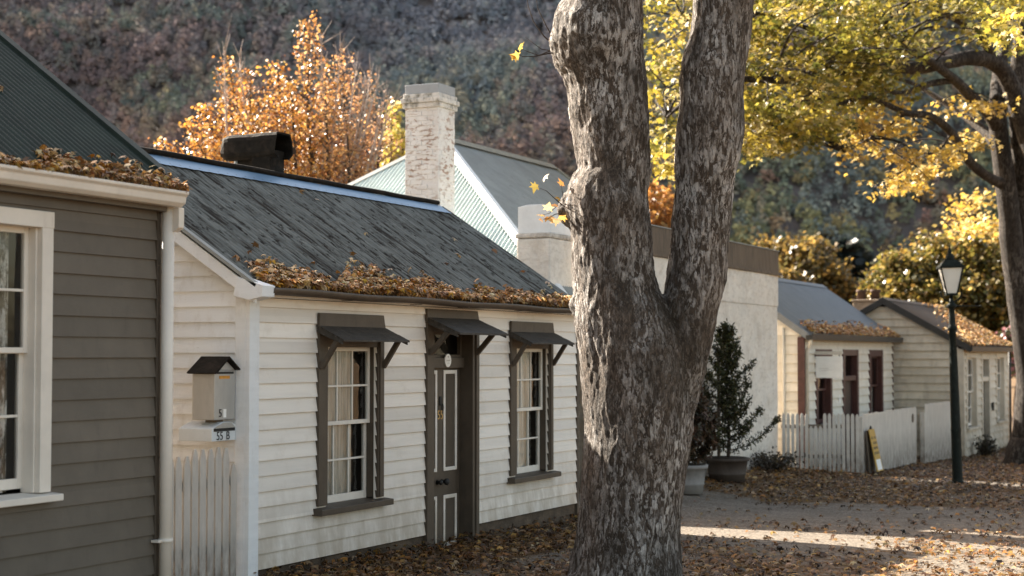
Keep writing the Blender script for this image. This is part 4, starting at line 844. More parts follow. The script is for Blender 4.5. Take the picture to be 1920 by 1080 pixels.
b.prism([s0, s0+wv, s1+wv*.95, s1+wv*.05], nrm*.02); b.build('board', M['yellow'], sb, bevel=.004)
b = MB(); o = nrm*.0215; g = lambda u, v: s0 + (s1-s0)*v + wv*u + o
b.quad(g(.12,.03), g(.88,.03), g(.88,.28), g(.12,.28)); b.build('notice', M['paper'], sb)
b = MB(); random.seed(3)
for v in (.40, .52, .64, .76):
    for u in np.arange(.12, .82, .16):
        if random.random() < .85: b.quad(g(u, v), g(u+.10, v+.01), g(u+.11, v+.065), g(u+.01, v+.06))
b.build('print', M['ink'], sb)
b = MB(); b.tube([s1+wv*.5+Vector((0,-.05,-.01)), s1+wv*.5+Vector((0,0,.05)), s1+wv*.5+Vector((0,.05,-.01))], .02, 6); b.build('handle', M['ink'], sb)
b = MB(); b.prism([s0+Vector((-.13,0,0)), s0+wv+Vector((-.13,0,0)), s1+wv+Vector((-.03,0,-.02)), s1+Vector((-.03,0,-.02))], (-.015,0,0)); b.build('back_board', M['rail'], sb)

# ================================================================== STREET LAMP
lx, ly = -5.28, 30.3; lz = float(gz(lx, ly)); top_ = at(1780, 455, 29.7); base_ = Vector((lx, ly, lz))
ax_ = (top_-base_); LH = ax_.length; ax_.normalize(); P_ = lambda t: base_ + ax_*t
lp = thing('street_lamp', base_, 'old green black street lamp with square frosted lantern standing among fallen leaves', 'street lamp')
b = MB(); prof = [(0,.115),(.02,.115),(.05,.10),(.10,.092),(.9,.088),(.95,.096),(1.0,.088),(2.1,.074),(2.72,.062),(2.75,.085),(2.79,.085),(2.82,.060),(2.95,.058),(3.0,.052),(3.12,.05),(3.15,.085),(3.18,.095),(3.21,.06),(3.25,.035),(3.36,.03)]
b.tube([P_(t) for t, r in prof], [r for t, r in prof], 18); b.build('post', M['iron'], lp)
b = MB(); b.tube([P_(3.17)-Vector((RT[0], RT[1], 0))*.02, P_(3.17)+Vector((RT[0], RT[1], 0))*.50], [.014, .010], 8).tube([P_(3.17)+Vector((RT[0], RT[1], 0))*.50, P_(3.17)+Vector((RT[0], RT[1], 0))*.54], .018, 8); b.build('ladder_bar', M['iron'], lp)
for s_ in (1, -1):
    b = MB(); r_ = Vector((RT[0], RT[1], 0))*s_
    b.tube([P_(3.24) + r_*(.03+.16*math.sin(t*.62)) + ax_*(.20*t/2.6 - .03*math.sin(t*1.1)) for t in np.linspace(0, 2.6, 12)], .014, 7)
    b.tube([P_(3.40) + r_*(.145+.035*math.cos(t)) + ax_*(.035*math.sin(t)) for t in np.linspace(-1, 4.0, 12)], .011, 6); b.build('scroll', M['iron'], lp)
U1 = Vector((math.cos(.35), math.sin(.35), 0)); U2 = ax_.cross(U1).normalized(); U1 = U2.cross(ax_)
def sq(t, h): return [P_(t) + U1*h*i + U2*h*j for i, j in ((-1,-1),(1,-1),(1,1),(-1,1))]
def frust(mb, t0, h0, t1, h1):
    a, c = sq(t0, h0), sq(t1, h1); mb.add(a+c, [(3,2,1,0),(4,5,6,7)] + [(i, (i+1)%4, 4+(i+1)%4, 4+i) for i in range(4)]); return mb
b = MB(); frust(b, 3.40, .088, 3.85, .185); lg = b.build('lantern', M['frost'], lp)
b = MB(); frust(b, 3.36, .10, 3.398, .10); frust(b, 3.852, .215, 3.885, .215)
for p, q in zip(sq(3.40, .095), sq(3.85, .193)): b.bar(p, q, .022, .022)
b.build('lantern_frame', M['iron'], lp)
b = MB(); frust(b, 3.887, .205, 4.0, .10); b.tube([P_(t) for t, r in ((4.0,.10),(4.03,.07),(4.06,.085),(4.09,.055),(4.13,.03),(4.15,.045),(4.17,.03),(4.21,.012),(4.26,.006))], [.10,.07,.085,.055,.03,.045,.03,.012,.006], 14); b.build('lantern_roof', M['iron'], lp)

# ================================================================== POTTED CONIFERS AND SHRUBS
def tub(name, c, r0, r1, h, mat, root):
    b = MB(); x, y, z = c
    b.tube([(x,y,z), (x,y,z+h*.30), (x,y,z+h*.33), (x,y,z+h*.36), (x,y,z+h*.86), (x,y,z+h*.87), (x,y,z+h)], [r0, r0+(r1-r0)*.3, r0+(r1-r0)*.33+.012, r0+(r1-r0)*.36, r0+(r1-r0)*.86, r1+.02, r1+.025], 28)
    b.build('tub', mat, root)
    b = MB(); b.tube([(x,y,z+h+.001), (x,y,z+h+.012)], [r1*.97, r1*.9], 20); b.build('soil', M['soil'], root)
def conifer(root, c, h, rad, n_b, pal, nleaf, seed, taper=.9, size=(.05,.10)):
    random.seed(seed); x, y, z = c; b = MB(); P = []
    stem = [Vector((x+.02*math.sin(i*1.1), y, z+h*i/8)) for i in range(9)]
    b.tube(stem, [.032*(1-i/9.5) for i in range(9)], 7)
    for k in range(n_b):
        t = .06 + .92*(k+random.random()*.6)/n_b; az = k*2.4 + random.uniform(-.5, .5)
        L = rad*(1.05-t)**taper*random.uniform(.45, 1.18) + .07
        o = Vector((x, y, z+h*t)); d = Vector((math.cos(az), math.sin(az), 0))
        br = [o + d*L*s + Vector((0, 0, L*(.05*s + .62*s*s))) for s in (0, .35, .7, 1)]
        b.tube(br, [.010, .008, .006, .003], 5)
        m = int(nleaf/n_b*(.5+L/rad))
        for j in range(m):
            s = random.random()**.75; i0 = min(2, int(s*3)); q = br[i0].lerp(br[i0+1], s*3-i0)
            g = random.gauss; w_ = .020+.026*(1-s)
            P.append(q + Vector((g(0, w_), g(0, w_), g(0, .035))))
    b.build('stem', M['bark_thin'], root); n = len(P)
    leaves('foliage', np.array([tuple(p) for p in P], np.float32), RNG.uniform(size[0], size[1], n), pick(pal, n, .3), TUFT*np.array([.45,1.3,1],np.float32), M['needles'], root, tilt=1.2)
px_, py_ = -8.5, 26.9; pz_ = float(gz(px_, py_))
r1 = thing('potted_conifer', (px_, py_, pz_), 'bushy green conifer in a dark brown tub against the white wall', 'potted plant', 'conifers in tubs by the white wall')
tub('tub', (px_, py_, pz_), .29, .36, .40, M['pot'], r1)
conifer(r1, (px_+.02, py_, pz_+.36), 2.28, .78, 50, [(.050,.053,.022,3),(.075,.074,.030,2),(.032,.034,.016,2),(.11,.095,.042,1)], 8200, 5, 1.0, (.03,.058))
b = MB(); b.box(px_-.16, px_-.115, py_-.03, py_+.015, pz_+.3, pz_+2.15); b.build('stake', M['trim_dark'], r1)
qx, qy = -8.35, 24.4; qz = float(gz(qx, qy))
r2 = thing('potted_conifer', (qx, qy, qz), 'brownish thin conifer in a pale grey tub half hidden by the big trunk', 'potted plant', 'conifers in tubs by the white wall')
tub('tub', (qx, qy, qz), .24, .30, .44, M['potgrey'], r2)
conifer(r2, (qx, qy, qz+.40), 1.30, .50, 44, [(.085,.055,.035,3),(.055,.045,.025,2),(.12,.075,.045,1)], 4200, 6, .8)
def shrub(name, c, r, h, pal, n, label, cat, size=(.05,.1), tm=OVAL):
    x, y = c[0], c[1]; z = float(gz(x, y)); rt = thing(name, (x, y, z), label, cat); b = MB(); P = []
    for k in range(26):
        az = random.uniform(0, 6.28); e = random.uniform(.2, 1); q = Vector((x+r*e*math.cos(az), y+r*e*math.sin(az), z+h*random.uniform(.5, 1)*(1.1-e*.4)))
        o = Vector((x+.2*r*math.cos(az), y+.2*r*math.sin(az), z)); b.tube([o, o.lerp(q, .5)+Vector((0,0,.05)), q], [.012,.008,.004], 5)
        for j in range(n//26):
            s = random.uniform(.35, 1.05); P.append(o.lerp(q, s)+Vector((random.gauss(0,.05+.05*r), random.gauss(0,.05+.05*r), random.gauss(0,.05))))
    b.build('stem', M['bark_thin'], rt)
    leaves('foliage', np.array([tuple(p) for p in P], np.float32), RNG.uniform(*size, len(P)), pick(pal, len(P), .25), tm, M['leaf'], rt, tilt=1.2)
    return rt
shrub('dry_shrub', (-8.62, 29.9), .62, .34, [(.075,.055,.035,2),(.05,.042,.025,2),(.11,.08,.05,1)], 1500, 'low dry brown shrub at the foot of the white wall beside the fence', 'shrub', (.03,.07))
shrub('dry_shrub', (-6.75, 42.6), .30, .55, [(.05,.045,.03,2),(.075,.06,.04,1)], 500, 'small dark shrub under the far cottage window right of the lamp', 'shrub', (.05,.09))
#PART3
# ================================================================== FOREGROUND TWIN TREE
random.seed(21)
DEP = 15.45
def sil(rows, dep=DEP):
    """trunk outline rows (pixel row, left, right) measured at one distance -> ring centres and radii"""
    C, Rr = [], []
    for y, l, r in rows:
        C.append(at((l+r)/2, y, dep)); Rr.append((r-l)/2*dep/F)
    return C, Rr
main = [(1180,1048,1300),(1140,1056,1290),(1080,1068,1278),(1040,1076,1276),(1000,1084,1274),(950,1090,1276),(900,1092,1280),(850,1096,1285),(800,1097,1290),(750,1096,1296),(700,1094,1292),(660,1090,1284),(620,1084,1265),(590,1078,1252),(560,1076,1236),(520,1078,1226),(480,1077,1221),(440,1074,1220),(420,1071,1219),(402,1064,1218),(385,1060,1217),(366,1064,1216),(345,1074,1215),(320,1086,1217),(280,1080,1215),(240,1074,1214),(200,1068,1213),(160,1066,1211),(125,1056,1209),(100,1040,1209),(75,1030,1208),(50,1034,1207),(25,1046,1206),(0,1055,1205),(-60,1058,1203),(-160,1064,1198),(-300,1068,1186),(-450,1060,1160)]
second = [(900,1180,1275),(840,1190,1290),(780,1200,1302),(720,1212,1314),(680,1218,1324),(640,1225,1333),(600,1236,1341),(560,1246,1347),(520,1254,1356),(480,1260,1361),(440,1263,1366),(400,1266,1370),(360,1270,1375),(320,1268,1380),(280,1270,1386),(240,1271,1390),(200,1276,1393),(160,1276,1396),(120,1278,1399),(80,1290,1402),(40,1298,1407),(0,1300,1412),(-80,1310,1424),(-200,1330,1436),(-330,1356,1450),(-450,1370,1450)]
b = MB(); c, r = sil(main); b.tube(c, r, 28)
c2_, r2_ = sil(second, DEP-.04); b.tube(c2_, r2_, 24)
fv = Vector((FW[0], FW[1], 0)); cs_ = [(q, 28) for q in c] + [(q, 24) for q in c2_]; o_ = 0
for q, n_ in cs_:      # the stems are deeper than wide
    for k in range(o_, o_+n_): v = Vector(b.v[k]); b.v[k] = tuple(v + fv*((v-q).dot(fv)*.38))
    o_ += n_
for (px, py, rr, dd) in ((1062, 393, .075, -.0), (1072, 405, .10, .02), (1072, 375, .09, .0), (1060, 78, .16, -.08), (1092, 572, .12, 0), (1368, 256, .13, .0), (1296, 150, .13, 0), (1222, 650, .22, -.12), (1100, 1120, .26, -.25), (1240, 1120, .24, -.2), (1180, 1130, .28, -.35)):
    p = at(px, py, DEP+dd); b.tube([p-Vector((0,0,rr)), p-Vector((0,0,rr*.6)), p, p+Vector((0,0,rr*.6)), p+Vector((0,0,rr))], [rr*.3, rr*.8, rr, rr*.8, rr*.3], 12)
tmp = b.build('trunk_tmp', None); md = tmp.modifiers.new('r', 'REMESH'); md.mode = 'VOXEL'; md.voxel_size = .02; md.use_smooth_shade = True
sm = tmp.modifiers.new('s', 'SMOOTH'); sm.factor = .5; sm.iterations = 6
bpy.context.view_layer.update()
me = bpy.data.meshes.new_from_object(tmp.evaluated_get(bpy.context.evaluated_depsgraph_get())); bpy.data.objects.remove(tmp)
me.materials.clear(); me.name = 'trunk'
nv = len(me.vertices); co = np.empty(nv*3, np.float32); me.vertices.foreach_get('co', co); co = co.reshape(-1, 3)
no = np.empty(nv*3, np.float32); me.vertices.foreach_get('normal', no); no = no.reshape(-1, 3)
disp = np.empty(nv, np.float32)
for i in range(nv):
    x, y, z = co[i]; nn = mnoise.noise
    big = .030*nn(Vector((x*2.2, y*2.2, z*1.4))) + .022*nn(Vector((x*5, y*5, z*2.2)))
    w = .5*nn(Vector((x*3, y*3, z*3+9)))
    rdg = 1 - abs(nn(Vector((x*13+w, y*13+w, z*2.6)))) * 2.2
    fine = nn(Vector((x*30, y*30, z*9)))
    disp[i] = big + .012*rdg*rdg*(1 if rdg > 0 else -1) + .007*fine + .005*nn(Vector((x*60, y*60, z*22)))
co += no*disp[:, None]; me.vertices.foreach_set('co', co.ravel()); me.update()
me.polygons.foreach_set('use_smooth', np.ones(len(me.polygons), bool))
ft = thing('foreground_tree', at(1170, 1095, DEP), 'huge twin stemmed tree with mottled peeling bark in front of the white cottage', 'tree')
link('trunk', me, M['bark_big'], ft)
b = MB(); P = []
def twig(pts, r0=.008):
    q = [at(x, y, DEP+d) for x, y, d in pts]; b.tube(q, [r0*(1-.75*i/(len(q)-1)) for i in range(len(q))], 6); return q
twig([(1050,95,.05),(1020,68,.0),(1000,40,-.05),(990,10,-.05),(985,-30,-.05)]); twig([(1045,85,.05),(1025,50,.05),(1008,15,.1),(1003,-30,.1)]); twig([(1050,98,.02),(1015,92,.0),(985,70,0)],.006)
q1 = twig([(1050,98,0),(1030,100,-.1),(1000,106,-.1),(980,106,-.1),(968,100,-.1)], .009); q2 = twig([(1040,92,0),(1010,104,.05),(985,95,.05),(974,90,.05)], .006)
q3 = twig([(1060,390,0),(1040,372,-.1),(1025,358,-.1),(1010,352,-.1)], .006); q4 = twig([(1060,395,0),(1045,385,.1),(1030,400,.1),(1012,404,.1)], .006); q5 = twig([(1060,398,0),(1040,402,-.15),(1028,410,-.15),(1018,412,-.15)], .006); q6 = twig([(1058,388,0),(1056,370,-.2),(1052,345,-.2)], .005)
b.build('twigs', M['bark_thin'], ft)
for x, y in ((966,104),(976,88),(964,108),(1002,351),(1022,333),(1052,343),(1040,385),(1028,388),(1016,404),(1014,412),(1030,410),(1042,414),(1056,408),(1046,372)): P.append(tuple(at(x, y, DEP-.1)))
leaves('leaves', np.array(P, np.float32), RNG.uniform(.08, .125, len(P)), pick([(.60,.40,.10,2),(.62,.30,.08,2),(.65,.48,.25,1)], len(P), .1), MAPLE, M['leaf'], ft, tilt=.9)
# limbs and crown carried on above the frame
b = MB(); P = []
tops = [c[-1], c2_[-1]]
for k in range(16):
    o = tops[k % 2]; az = k*2.4; L = random.uniform(1.8, 3.6); d = Vector((math.cos(az), math.sin(az), random.uniform(.5, 1.4))).normalized()
    q = [o, o+d*L*.4+Vector((0,0,.2)), o+d*L*.75+Vector((0,0,.3)), o+d*L+Vector((0,0,.3))]; b.tube(q, [.15,.09,.05,.02], 8)
    for j in range(60):
        s = random.uniform(.35, 1.1); p = q[0].lerp(q[-1], s); P.append((p.x+random.gauss(0,.5), p.y+random.gauss(0,.5), p.z+abs(random.gauss(0,.35))))
b.build('limbs', M['bark_far'], ft)
YEL = [(.52,.40,.06,3),(.42,.37,.06,3),(.30,.31,.05,2.2),(.60,.42,.09,2),(.62,.50,.20,1),(.20,.23,.04,1.4)]
leaves('crown', np.array(P, np.float32), RNG.uniform(.12, .2, len(P)), pick(YEL, len(P), .2), MAPLE, M['leaf'], ft, tilt=.7)

# ================================================================== TREE HELPERS
def limb(mb, pts, r0, r1, n=10):
    k = len(pts); rr = [r0+(r1-r0)*i/(k-1) for i in range(k)]
    # smooth the polyline with a Catmull-Rom pass
    P = [Vector(p) for p in pts]; out = []; ro = []
    for i in range(k-1):
        p0, p1, p2, p3 = P[max(i-1,0)], P[i], P[i+1], P[min(i+2,k-1)]
        for s in (0, .25, .5, .75):
            out.append(.5*((2*p1)+(p2-p0)*s+(2*p0-5*p1+4*p2-p3)*s*s+(3*p1-p0-3*p2+p3)*s**3)); ro.append(rr[i]+(rr[i+1]-rr[i])*s)
    out.append(P[-1]); ro.append(rr[-1])
    ro = [r*(1+.10*mnoise.noise(Vector((i*.7, r*40, 0)))) for i, r in enumerate(ro)]
    mb.tube(out, ro, n); return out
def in_poly(x, y, poly):
    c = False; n = len(poly)
    for i in range(n):
        (x1, y1), (x2, y2) = poly[i], poly[(i+1) % n]
        if (y1 > y) != (y2 > y) and x < (x2-x1)*(y-y1)/(y2-y1)+x1: c = not c
    return c
# ================================================================== RIGHT HAND TREE
random.seed(33)
RD = 37.0
rt_ = thing('sycamore_tree', (-5.25, 38.3, -.45), 'tall yellow leaved tree with forked trunk and arching limbs at the right edge', 'tree')
b = MB(); LP = []
def rl(pts, r0, r1, n=10, reg=True):
    o = limb(b, [at(x, y, RD+d) for x, y, d in pts], r0, r1, n)
    if reg: LP.extend(o)
    return o
rl([(1925,900,0),(1922,850,0),(1928,780,0),(1930,700,0),(1920,620,0),(1908,540,0),(1898,470,0),(1892,400,0),(1885,340,0),(1878,290,0),(1872,240,0),(1870,190,0)], .33, .19, 14, False)
rl([(1922,905,0),(1922,870,0),(1924,820,0)], .62, .34, 14, False)
rl([(1872,240,0),(1850,205,-.5),(1820,180,-1.2),(1790,150,-2),(1750,120,-3),(1700,90,-4),(1640,60,-5)], .18, .035)
rl([(1870,190,0),(1872,150,.3),(1880,100,.6),(1890,40,1),(1900,-60,1.5),(1910,-200,2)], .18, .08)
rl([(1880,345,0),(1850,330,-.8),(1815,300,-1.6),(1785,250,-2.4),(1745,218,-3),(1700,212,-3.6),(1660,195,-4),(1620,182,-4.5),(1560,200,-5),(1500,215,-5.5)], .125, .02)
rl([(1868,270,0),(1840,240,.5),(1800,210,1),(1760,185,1.5),(1720,160,2),(1660,140,2)], .14, .03)
rl([(1955,330,-.6),(1925,250,-.6),(1895,160,-.8),(1865,118,-1),(1820,108,-1.5),(1770,118,-2),(1710,128,-3),(1640,125,-4),(1560,140,-5),(1470,150,-6),(1380,150,-6.5),(1300,180,-6.5),(1250,220,-6)], .24, .02)
rl([(1935,620,.3),(1925,500,.3),(1918,380,.2),(1912,280,.1),(1905,180,0),(1915,60,0),(1930,-80,0)], .24, .15)
rl([(1865,118,-1),(1840,70,-1.5),(1800,40,-2),(1740,10,-3),(1660,-20,-4),(1540,-40,-5)], .12, .03)
rl([(1790,150,-2),(1740,158,-2.5),(1690,175,-3),(1640,165,-3.5),(1580,180,-4.5),(1500,190,-5.5)], .08, .02)
rl([(1640,125,-4),(1590,90,-4.5),(1530,60,-5),(1450,30,-5.5),(1360,20,-6),(1280,30,-6)], .07, .015)
rl([(1560,140,-5),(1500,190,-5.2),(1450,235,-5.4),(1410,270,-5.6)], .05, .012)
rl([(1785,250,-2.4),(1760,280,-2.6),(1720,300,-2.9),(1680,330,-3.1),(1640,350,-3.2)], .035, .008)
rl([(1700,212,-3.6),(1660,240,-3.6),(1620,265,-3.7),(1585,285,-3.7)], .03, .008)
zones = [  # outline of the crown seen from the street, distance range, clumps, leaves per clump, clump size, light put into the leaf colour
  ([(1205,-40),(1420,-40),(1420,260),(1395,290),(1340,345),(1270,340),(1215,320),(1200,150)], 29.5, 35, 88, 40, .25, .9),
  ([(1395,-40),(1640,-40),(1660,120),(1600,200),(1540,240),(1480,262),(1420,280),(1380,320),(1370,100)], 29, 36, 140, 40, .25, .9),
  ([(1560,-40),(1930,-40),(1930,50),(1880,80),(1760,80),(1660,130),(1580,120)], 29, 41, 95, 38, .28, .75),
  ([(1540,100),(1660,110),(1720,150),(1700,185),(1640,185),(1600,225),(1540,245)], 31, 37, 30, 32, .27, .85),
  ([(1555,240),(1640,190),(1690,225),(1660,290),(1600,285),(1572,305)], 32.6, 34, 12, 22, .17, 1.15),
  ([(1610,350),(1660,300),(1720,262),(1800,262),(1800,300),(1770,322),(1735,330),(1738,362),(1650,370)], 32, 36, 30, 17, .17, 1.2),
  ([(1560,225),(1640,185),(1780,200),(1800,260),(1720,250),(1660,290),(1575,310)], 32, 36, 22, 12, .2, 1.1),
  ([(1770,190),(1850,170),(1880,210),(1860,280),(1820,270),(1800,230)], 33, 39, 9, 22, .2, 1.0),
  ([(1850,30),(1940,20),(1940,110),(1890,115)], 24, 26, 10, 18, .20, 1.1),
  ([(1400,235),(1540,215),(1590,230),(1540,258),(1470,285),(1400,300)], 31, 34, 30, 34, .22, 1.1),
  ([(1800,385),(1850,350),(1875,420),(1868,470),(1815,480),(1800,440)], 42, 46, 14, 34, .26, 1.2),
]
P = []; S = []; CO = []
def thin_branch(c):
    q = min(LP, key=lambda l: (l-c).length_squared + .3*max(0, l.z-c.z)); L = (q-c).length
    m1 = q.lerp(c, .4) + Vector((random.gauss(0,.10*L), random.gauss(0,.10*L), .12*L)); m2 = q.lerp(c, .75) + Vector((random.gauss(0,.08*L), random.gauss(0,.08*L), .06*L))
    if L < 3.2: limb(b, [q, m1, m2, c, c+(c-m2)*.5], min(.035, .008+.010*L), .004, 5)
for zi, (poly, d0, d1, ncl, npl, cs, lg_) in enumerate(zones):
    xs_ = [p[0] for p in poly]; ys_ = [p[1] for p in poly]; k = 0
    while k < ncl:
        x, y = random.uniform(min(xs_), max(xs_)), random.uniform(min(ys_), max(ys_))
        if not in_poly(x, y, poly): continue
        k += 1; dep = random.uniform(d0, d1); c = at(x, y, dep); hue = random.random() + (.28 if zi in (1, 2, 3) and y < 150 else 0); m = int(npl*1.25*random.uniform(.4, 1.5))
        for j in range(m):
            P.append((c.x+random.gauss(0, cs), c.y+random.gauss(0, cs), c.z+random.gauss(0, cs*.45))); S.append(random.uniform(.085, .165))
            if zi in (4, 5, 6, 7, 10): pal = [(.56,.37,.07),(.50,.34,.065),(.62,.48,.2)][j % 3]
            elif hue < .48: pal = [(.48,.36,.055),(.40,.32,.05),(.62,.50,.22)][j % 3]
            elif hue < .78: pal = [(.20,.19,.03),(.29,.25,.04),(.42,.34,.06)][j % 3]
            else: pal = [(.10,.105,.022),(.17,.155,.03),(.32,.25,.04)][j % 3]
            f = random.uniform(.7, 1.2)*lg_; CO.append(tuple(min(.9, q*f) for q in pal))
        if k % 2 == 0: thin_branch(c)
trunk_o = b.build('trunk', M['bark_far'], rt_)
leaves('crown', np.array(P, np.float32), np.array(S, np.float32), np.array(CO, np.float32), MAPLE, M['leaf'], rt_, tilt=.8)

# ================================================================== BACKGROUND TREES
def leader_tree(name, label, dep, leaders, pal, nleaf, size, bare=(), root_px=(560, 860)):
    base = at(root_px[0], root_px[1], dep); base.z = float(gz(base.x, base.y))
    root = thing(name, base, label, 'tree', None); b = MB(); bt = MB(); P = []; PX = []; tot = sum(l[4] for l in leaders)
    for (bx_, by_, tx, ty, wgt, dd) in leaders:
        o = at(bx_, by_, dep+dd*.5); e = at(tx, ty, dep+dd); L = (e-o).length; ax = (e-o).normalized()
        bend = Vector((random.gauss(0,.1), random.gauss(0,.1), 0)); q = [base.lerp(o, .4) , o, o.lerp(e, .5)+bend, e]
        limb(b, q, .09, .006, 7)
        nb = int(34*wgt+8); m = int(nleaf*wgt/tot)
        for k in range(nb):
            t = .02+.96*(k+random.random())/nb; az = k*2.399+random.random(); p = o.lerp(e, t) + bend*math.sin(t*math.pi)*.8
            ln = (L*.50*(1-t)**.95+.08)*random.uniform(.5, 1.15)
            d = (Vector((math.cos(az), math.sin(az), 0)) + ax*random.uniform(.35, 1.1)).normalized(); tip = p + d*ln
            b.tube([p, p.lerp(tip, .5)-Vector((0,0,.02)), tip], [.018*(1-t)+.006, .008, .003], 5, False)
            for j in range(max(1, int(m/nb*(.35+1.5*(1-t))))):
                s = random.uniform(.12, 1.04); g = random.gauss; c = p.lerp(tip, s); P.append((c.x+g(0,.085), c.y+g(0,.085), c.z+g(0,.06))); PX.append(bx_)
    for (bx_, by_, tx, ty) in bare:
        o = at(bx_, by_, dep-.6); e = at(tx, ty, dep-.6); bt.tube([base, base.lerp(o, .6), o, o.lerp(e, .5)+Vector((0,0,-.06)), e], [.06,.05,.03,.018,.004], 6)
        for k in range(22):
            t = random.uniform(.1, .97); p = o.lerp(e, t); d = (e-o).normalized() + Vector((random.gauss(0,.5), random.gauss(0,.5), random.gauss(.1,.3))); bt.tube([p, p+d*random.uniform(.2,.5)], [.010,.003], 4)
    b.build('trunk', M['bark_thin'], root)
    if bare: bt.build('bare_branches', M['twig_pale'], root)
    if bare:
        kp = [random.random() > .5*min(1, max(0, (x-600)/90)) for x in PX]; P = [p for p, k in zip(P, kp) if k]; PX = [p for p, k in zip(PX, kp) if k]
    CC_ = pick(pal, len(P), .2)
    if bare:   # the thinning right side has paler, pinker leaves
        k = np.clip((np.array(PX)-575)/110, 0, 1)[:, None]*.55; CC_ = CC_*(1-k) + k*np.array([.52,.34,.24])
    leaves('crown', np.array(P, np.float32), RNG.uniform(size[0], size[1], len(P)), CC_, OVAL*np.array([1.5,1,1],np.float32), M['leaf'], root, tilt=1.1)
    return root
random.seed(5)
ORG = [(.50,.235,.040,3),(.54,.29,.07,2.5),(.42,.18,.04,1.8),(.58,.37,.15,1.5),(.30,.13,.045,1.4),(.64,.46,.30,.6)]
leader_tree('orange_tree', 'spiky orange autumn tree with bare pale tips behind the white cottage roof', 36,
  [(600,430,582,28,1.5,0),(500,420,425,110,1.2,.4),(470,430,470,130,.8,-.6),(440,430,375,190,.9,.3),(420,400,300,262,.55,.2),(410,440,345,225,.8,-.5),(545,430,520,115,1.1,.8),(560,430,545,150,.9,-.8),(640,420,640,95,1.1,.6),(660,430,690,140,.9,-.2),(690,430,722,175,.8,.4),(620,430,610,150,.9,-1.0),(700,440,700,240,.6,.6),(520,440,480,220,.9,-1.2),(580,440,575,200,.9,1.5),(650,440,650,230,.8,-1.4),(455,440,415,270,.8,-1),(700,440,735,290,.6,-.3)],
  ORG, 26000, (.04,.088), [(640,330,672,95),(650,330,690,150),(660,330,712,140),(680,350,728,160),(620,300,640,80),(660,330,700,118),(610,250,600,60),(425,240,420,88),(465,250,448,100),(690,340,735,190)])
leader_tree('yellow_poplar', 'slim yellow tree between the orange tree and the white chimney', 48, [(742,420,738,188,1,0),(735,420,730,250,.6,.3),(752,420,752,240,.6,-.3)], [(.58,.46,.10,2),(.50,.44,.10,2),(.62,.52,.22,1)], 1500, (.12,.2), root_px=(742, 830))
leader_tree('orange_tree', 'orange tree glimpsed between the two stems of the big tree', 46, [(1225,520,1228,340,1,0),(1245,520,1250,352,1,.5),(1262,520,1264,370,.8,0),(1205,520,1208,360,.8,.3)], [(.44,.22,.06,3),(.50,.28,.09,2),(.34,.16,.05,2)], 3000, (.10,.18), root_px=(1235, 800))
def crown_tree(name, label, dep, blobs, pal, n, size, root_px, tm=OVAL, shade=None):
    base = at(root_px[0], root_px[1], dep); base.z = float(gz(base.x, base.y)) - .05; root = thing(name, base, label, 'tree'); b = MB(); P = []; CO = []
    tot = sum(q[2]*q[3] for q in blobs)
    for (x, y, rx, ry, dd) in blobs:
        c = at(x, y, dep+dd); R1, R2 = rx*dep/F, ry*dep/F; m = int(n*rx*ry/tot); ncl = max(4, m//42)
        limb(b, [base, base.lerp(c, .45)+Vector((random.gauss(0,.2), random.gauss(0,.2), .3)), c], .16, .03, 7)
        for k in range(ncl):
            v = Vector((random.gauss(0,1), random.gauss(0,1), random.gauss(0,1))).normalized()*random.uniform(.45, 1.0)
            q = c + Vector((v.x*R1, v.y*R1, v.z*R2)); b.tube([c.lerp(q, .2), q], [.03, .006], 4, False); f = random.uniform(.7, 1.25)
            for j in range(m//ncl):
                s = .20*min(R1, R2)+.08; P.append((q.x+random.gauss(0, s), q.y+random.gauss(0, s), q.z+random.gauss(0, s*.7)))
                col = pal[RNG.integers(len(pal))]; h = f
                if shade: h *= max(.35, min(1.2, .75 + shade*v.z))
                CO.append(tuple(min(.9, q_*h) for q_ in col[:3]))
    b.build('trunk', M['bark_thin'], root)
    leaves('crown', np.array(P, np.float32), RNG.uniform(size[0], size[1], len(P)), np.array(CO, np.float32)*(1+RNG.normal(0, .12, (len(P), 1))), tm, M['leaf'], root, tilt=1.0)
    return root
random.seed(17)
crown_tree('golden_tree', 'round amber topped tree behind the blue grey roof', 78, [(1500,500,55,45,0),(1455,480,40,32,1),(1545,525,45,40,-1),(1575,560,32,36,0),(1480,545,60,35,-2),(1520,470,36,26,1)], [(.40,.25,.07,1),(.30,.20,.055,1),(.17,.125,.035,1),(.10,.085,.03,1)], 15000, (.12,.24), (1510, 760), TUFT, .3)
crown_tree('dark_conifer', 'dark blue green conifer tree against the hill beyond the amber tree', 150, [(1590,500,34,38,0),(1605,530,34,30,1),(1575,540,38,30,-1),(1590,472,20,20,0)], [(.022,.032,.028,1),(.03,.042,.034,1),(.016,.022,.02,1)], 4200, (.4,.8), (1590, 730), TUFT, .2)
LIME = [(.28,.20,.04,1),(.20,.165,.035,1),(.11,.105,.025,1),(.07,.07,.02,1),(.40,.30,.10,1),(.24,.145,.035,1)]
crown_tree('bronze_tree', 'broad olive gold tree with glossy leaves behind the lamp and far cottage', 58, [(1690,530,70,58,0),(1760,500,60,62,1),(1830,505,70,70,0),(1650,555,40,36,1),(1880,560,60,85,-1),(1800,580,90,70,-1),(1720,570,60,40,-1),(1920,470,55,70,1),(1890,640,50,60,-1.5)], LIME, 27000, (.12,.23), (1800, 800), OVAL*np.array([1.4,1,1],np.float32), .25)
crown_tree('pink_shrub', 'shrub dotted with pink flowers between the far cottage and right tree', 54, [(1900,640,22,34,0),(1912,690,20,30,0)], [(.06,.07,.03,1),(.09,.09,.035,1),(.55,.25,.28,1)], 1000, (.12,.2), (1905, 760), OVAL)

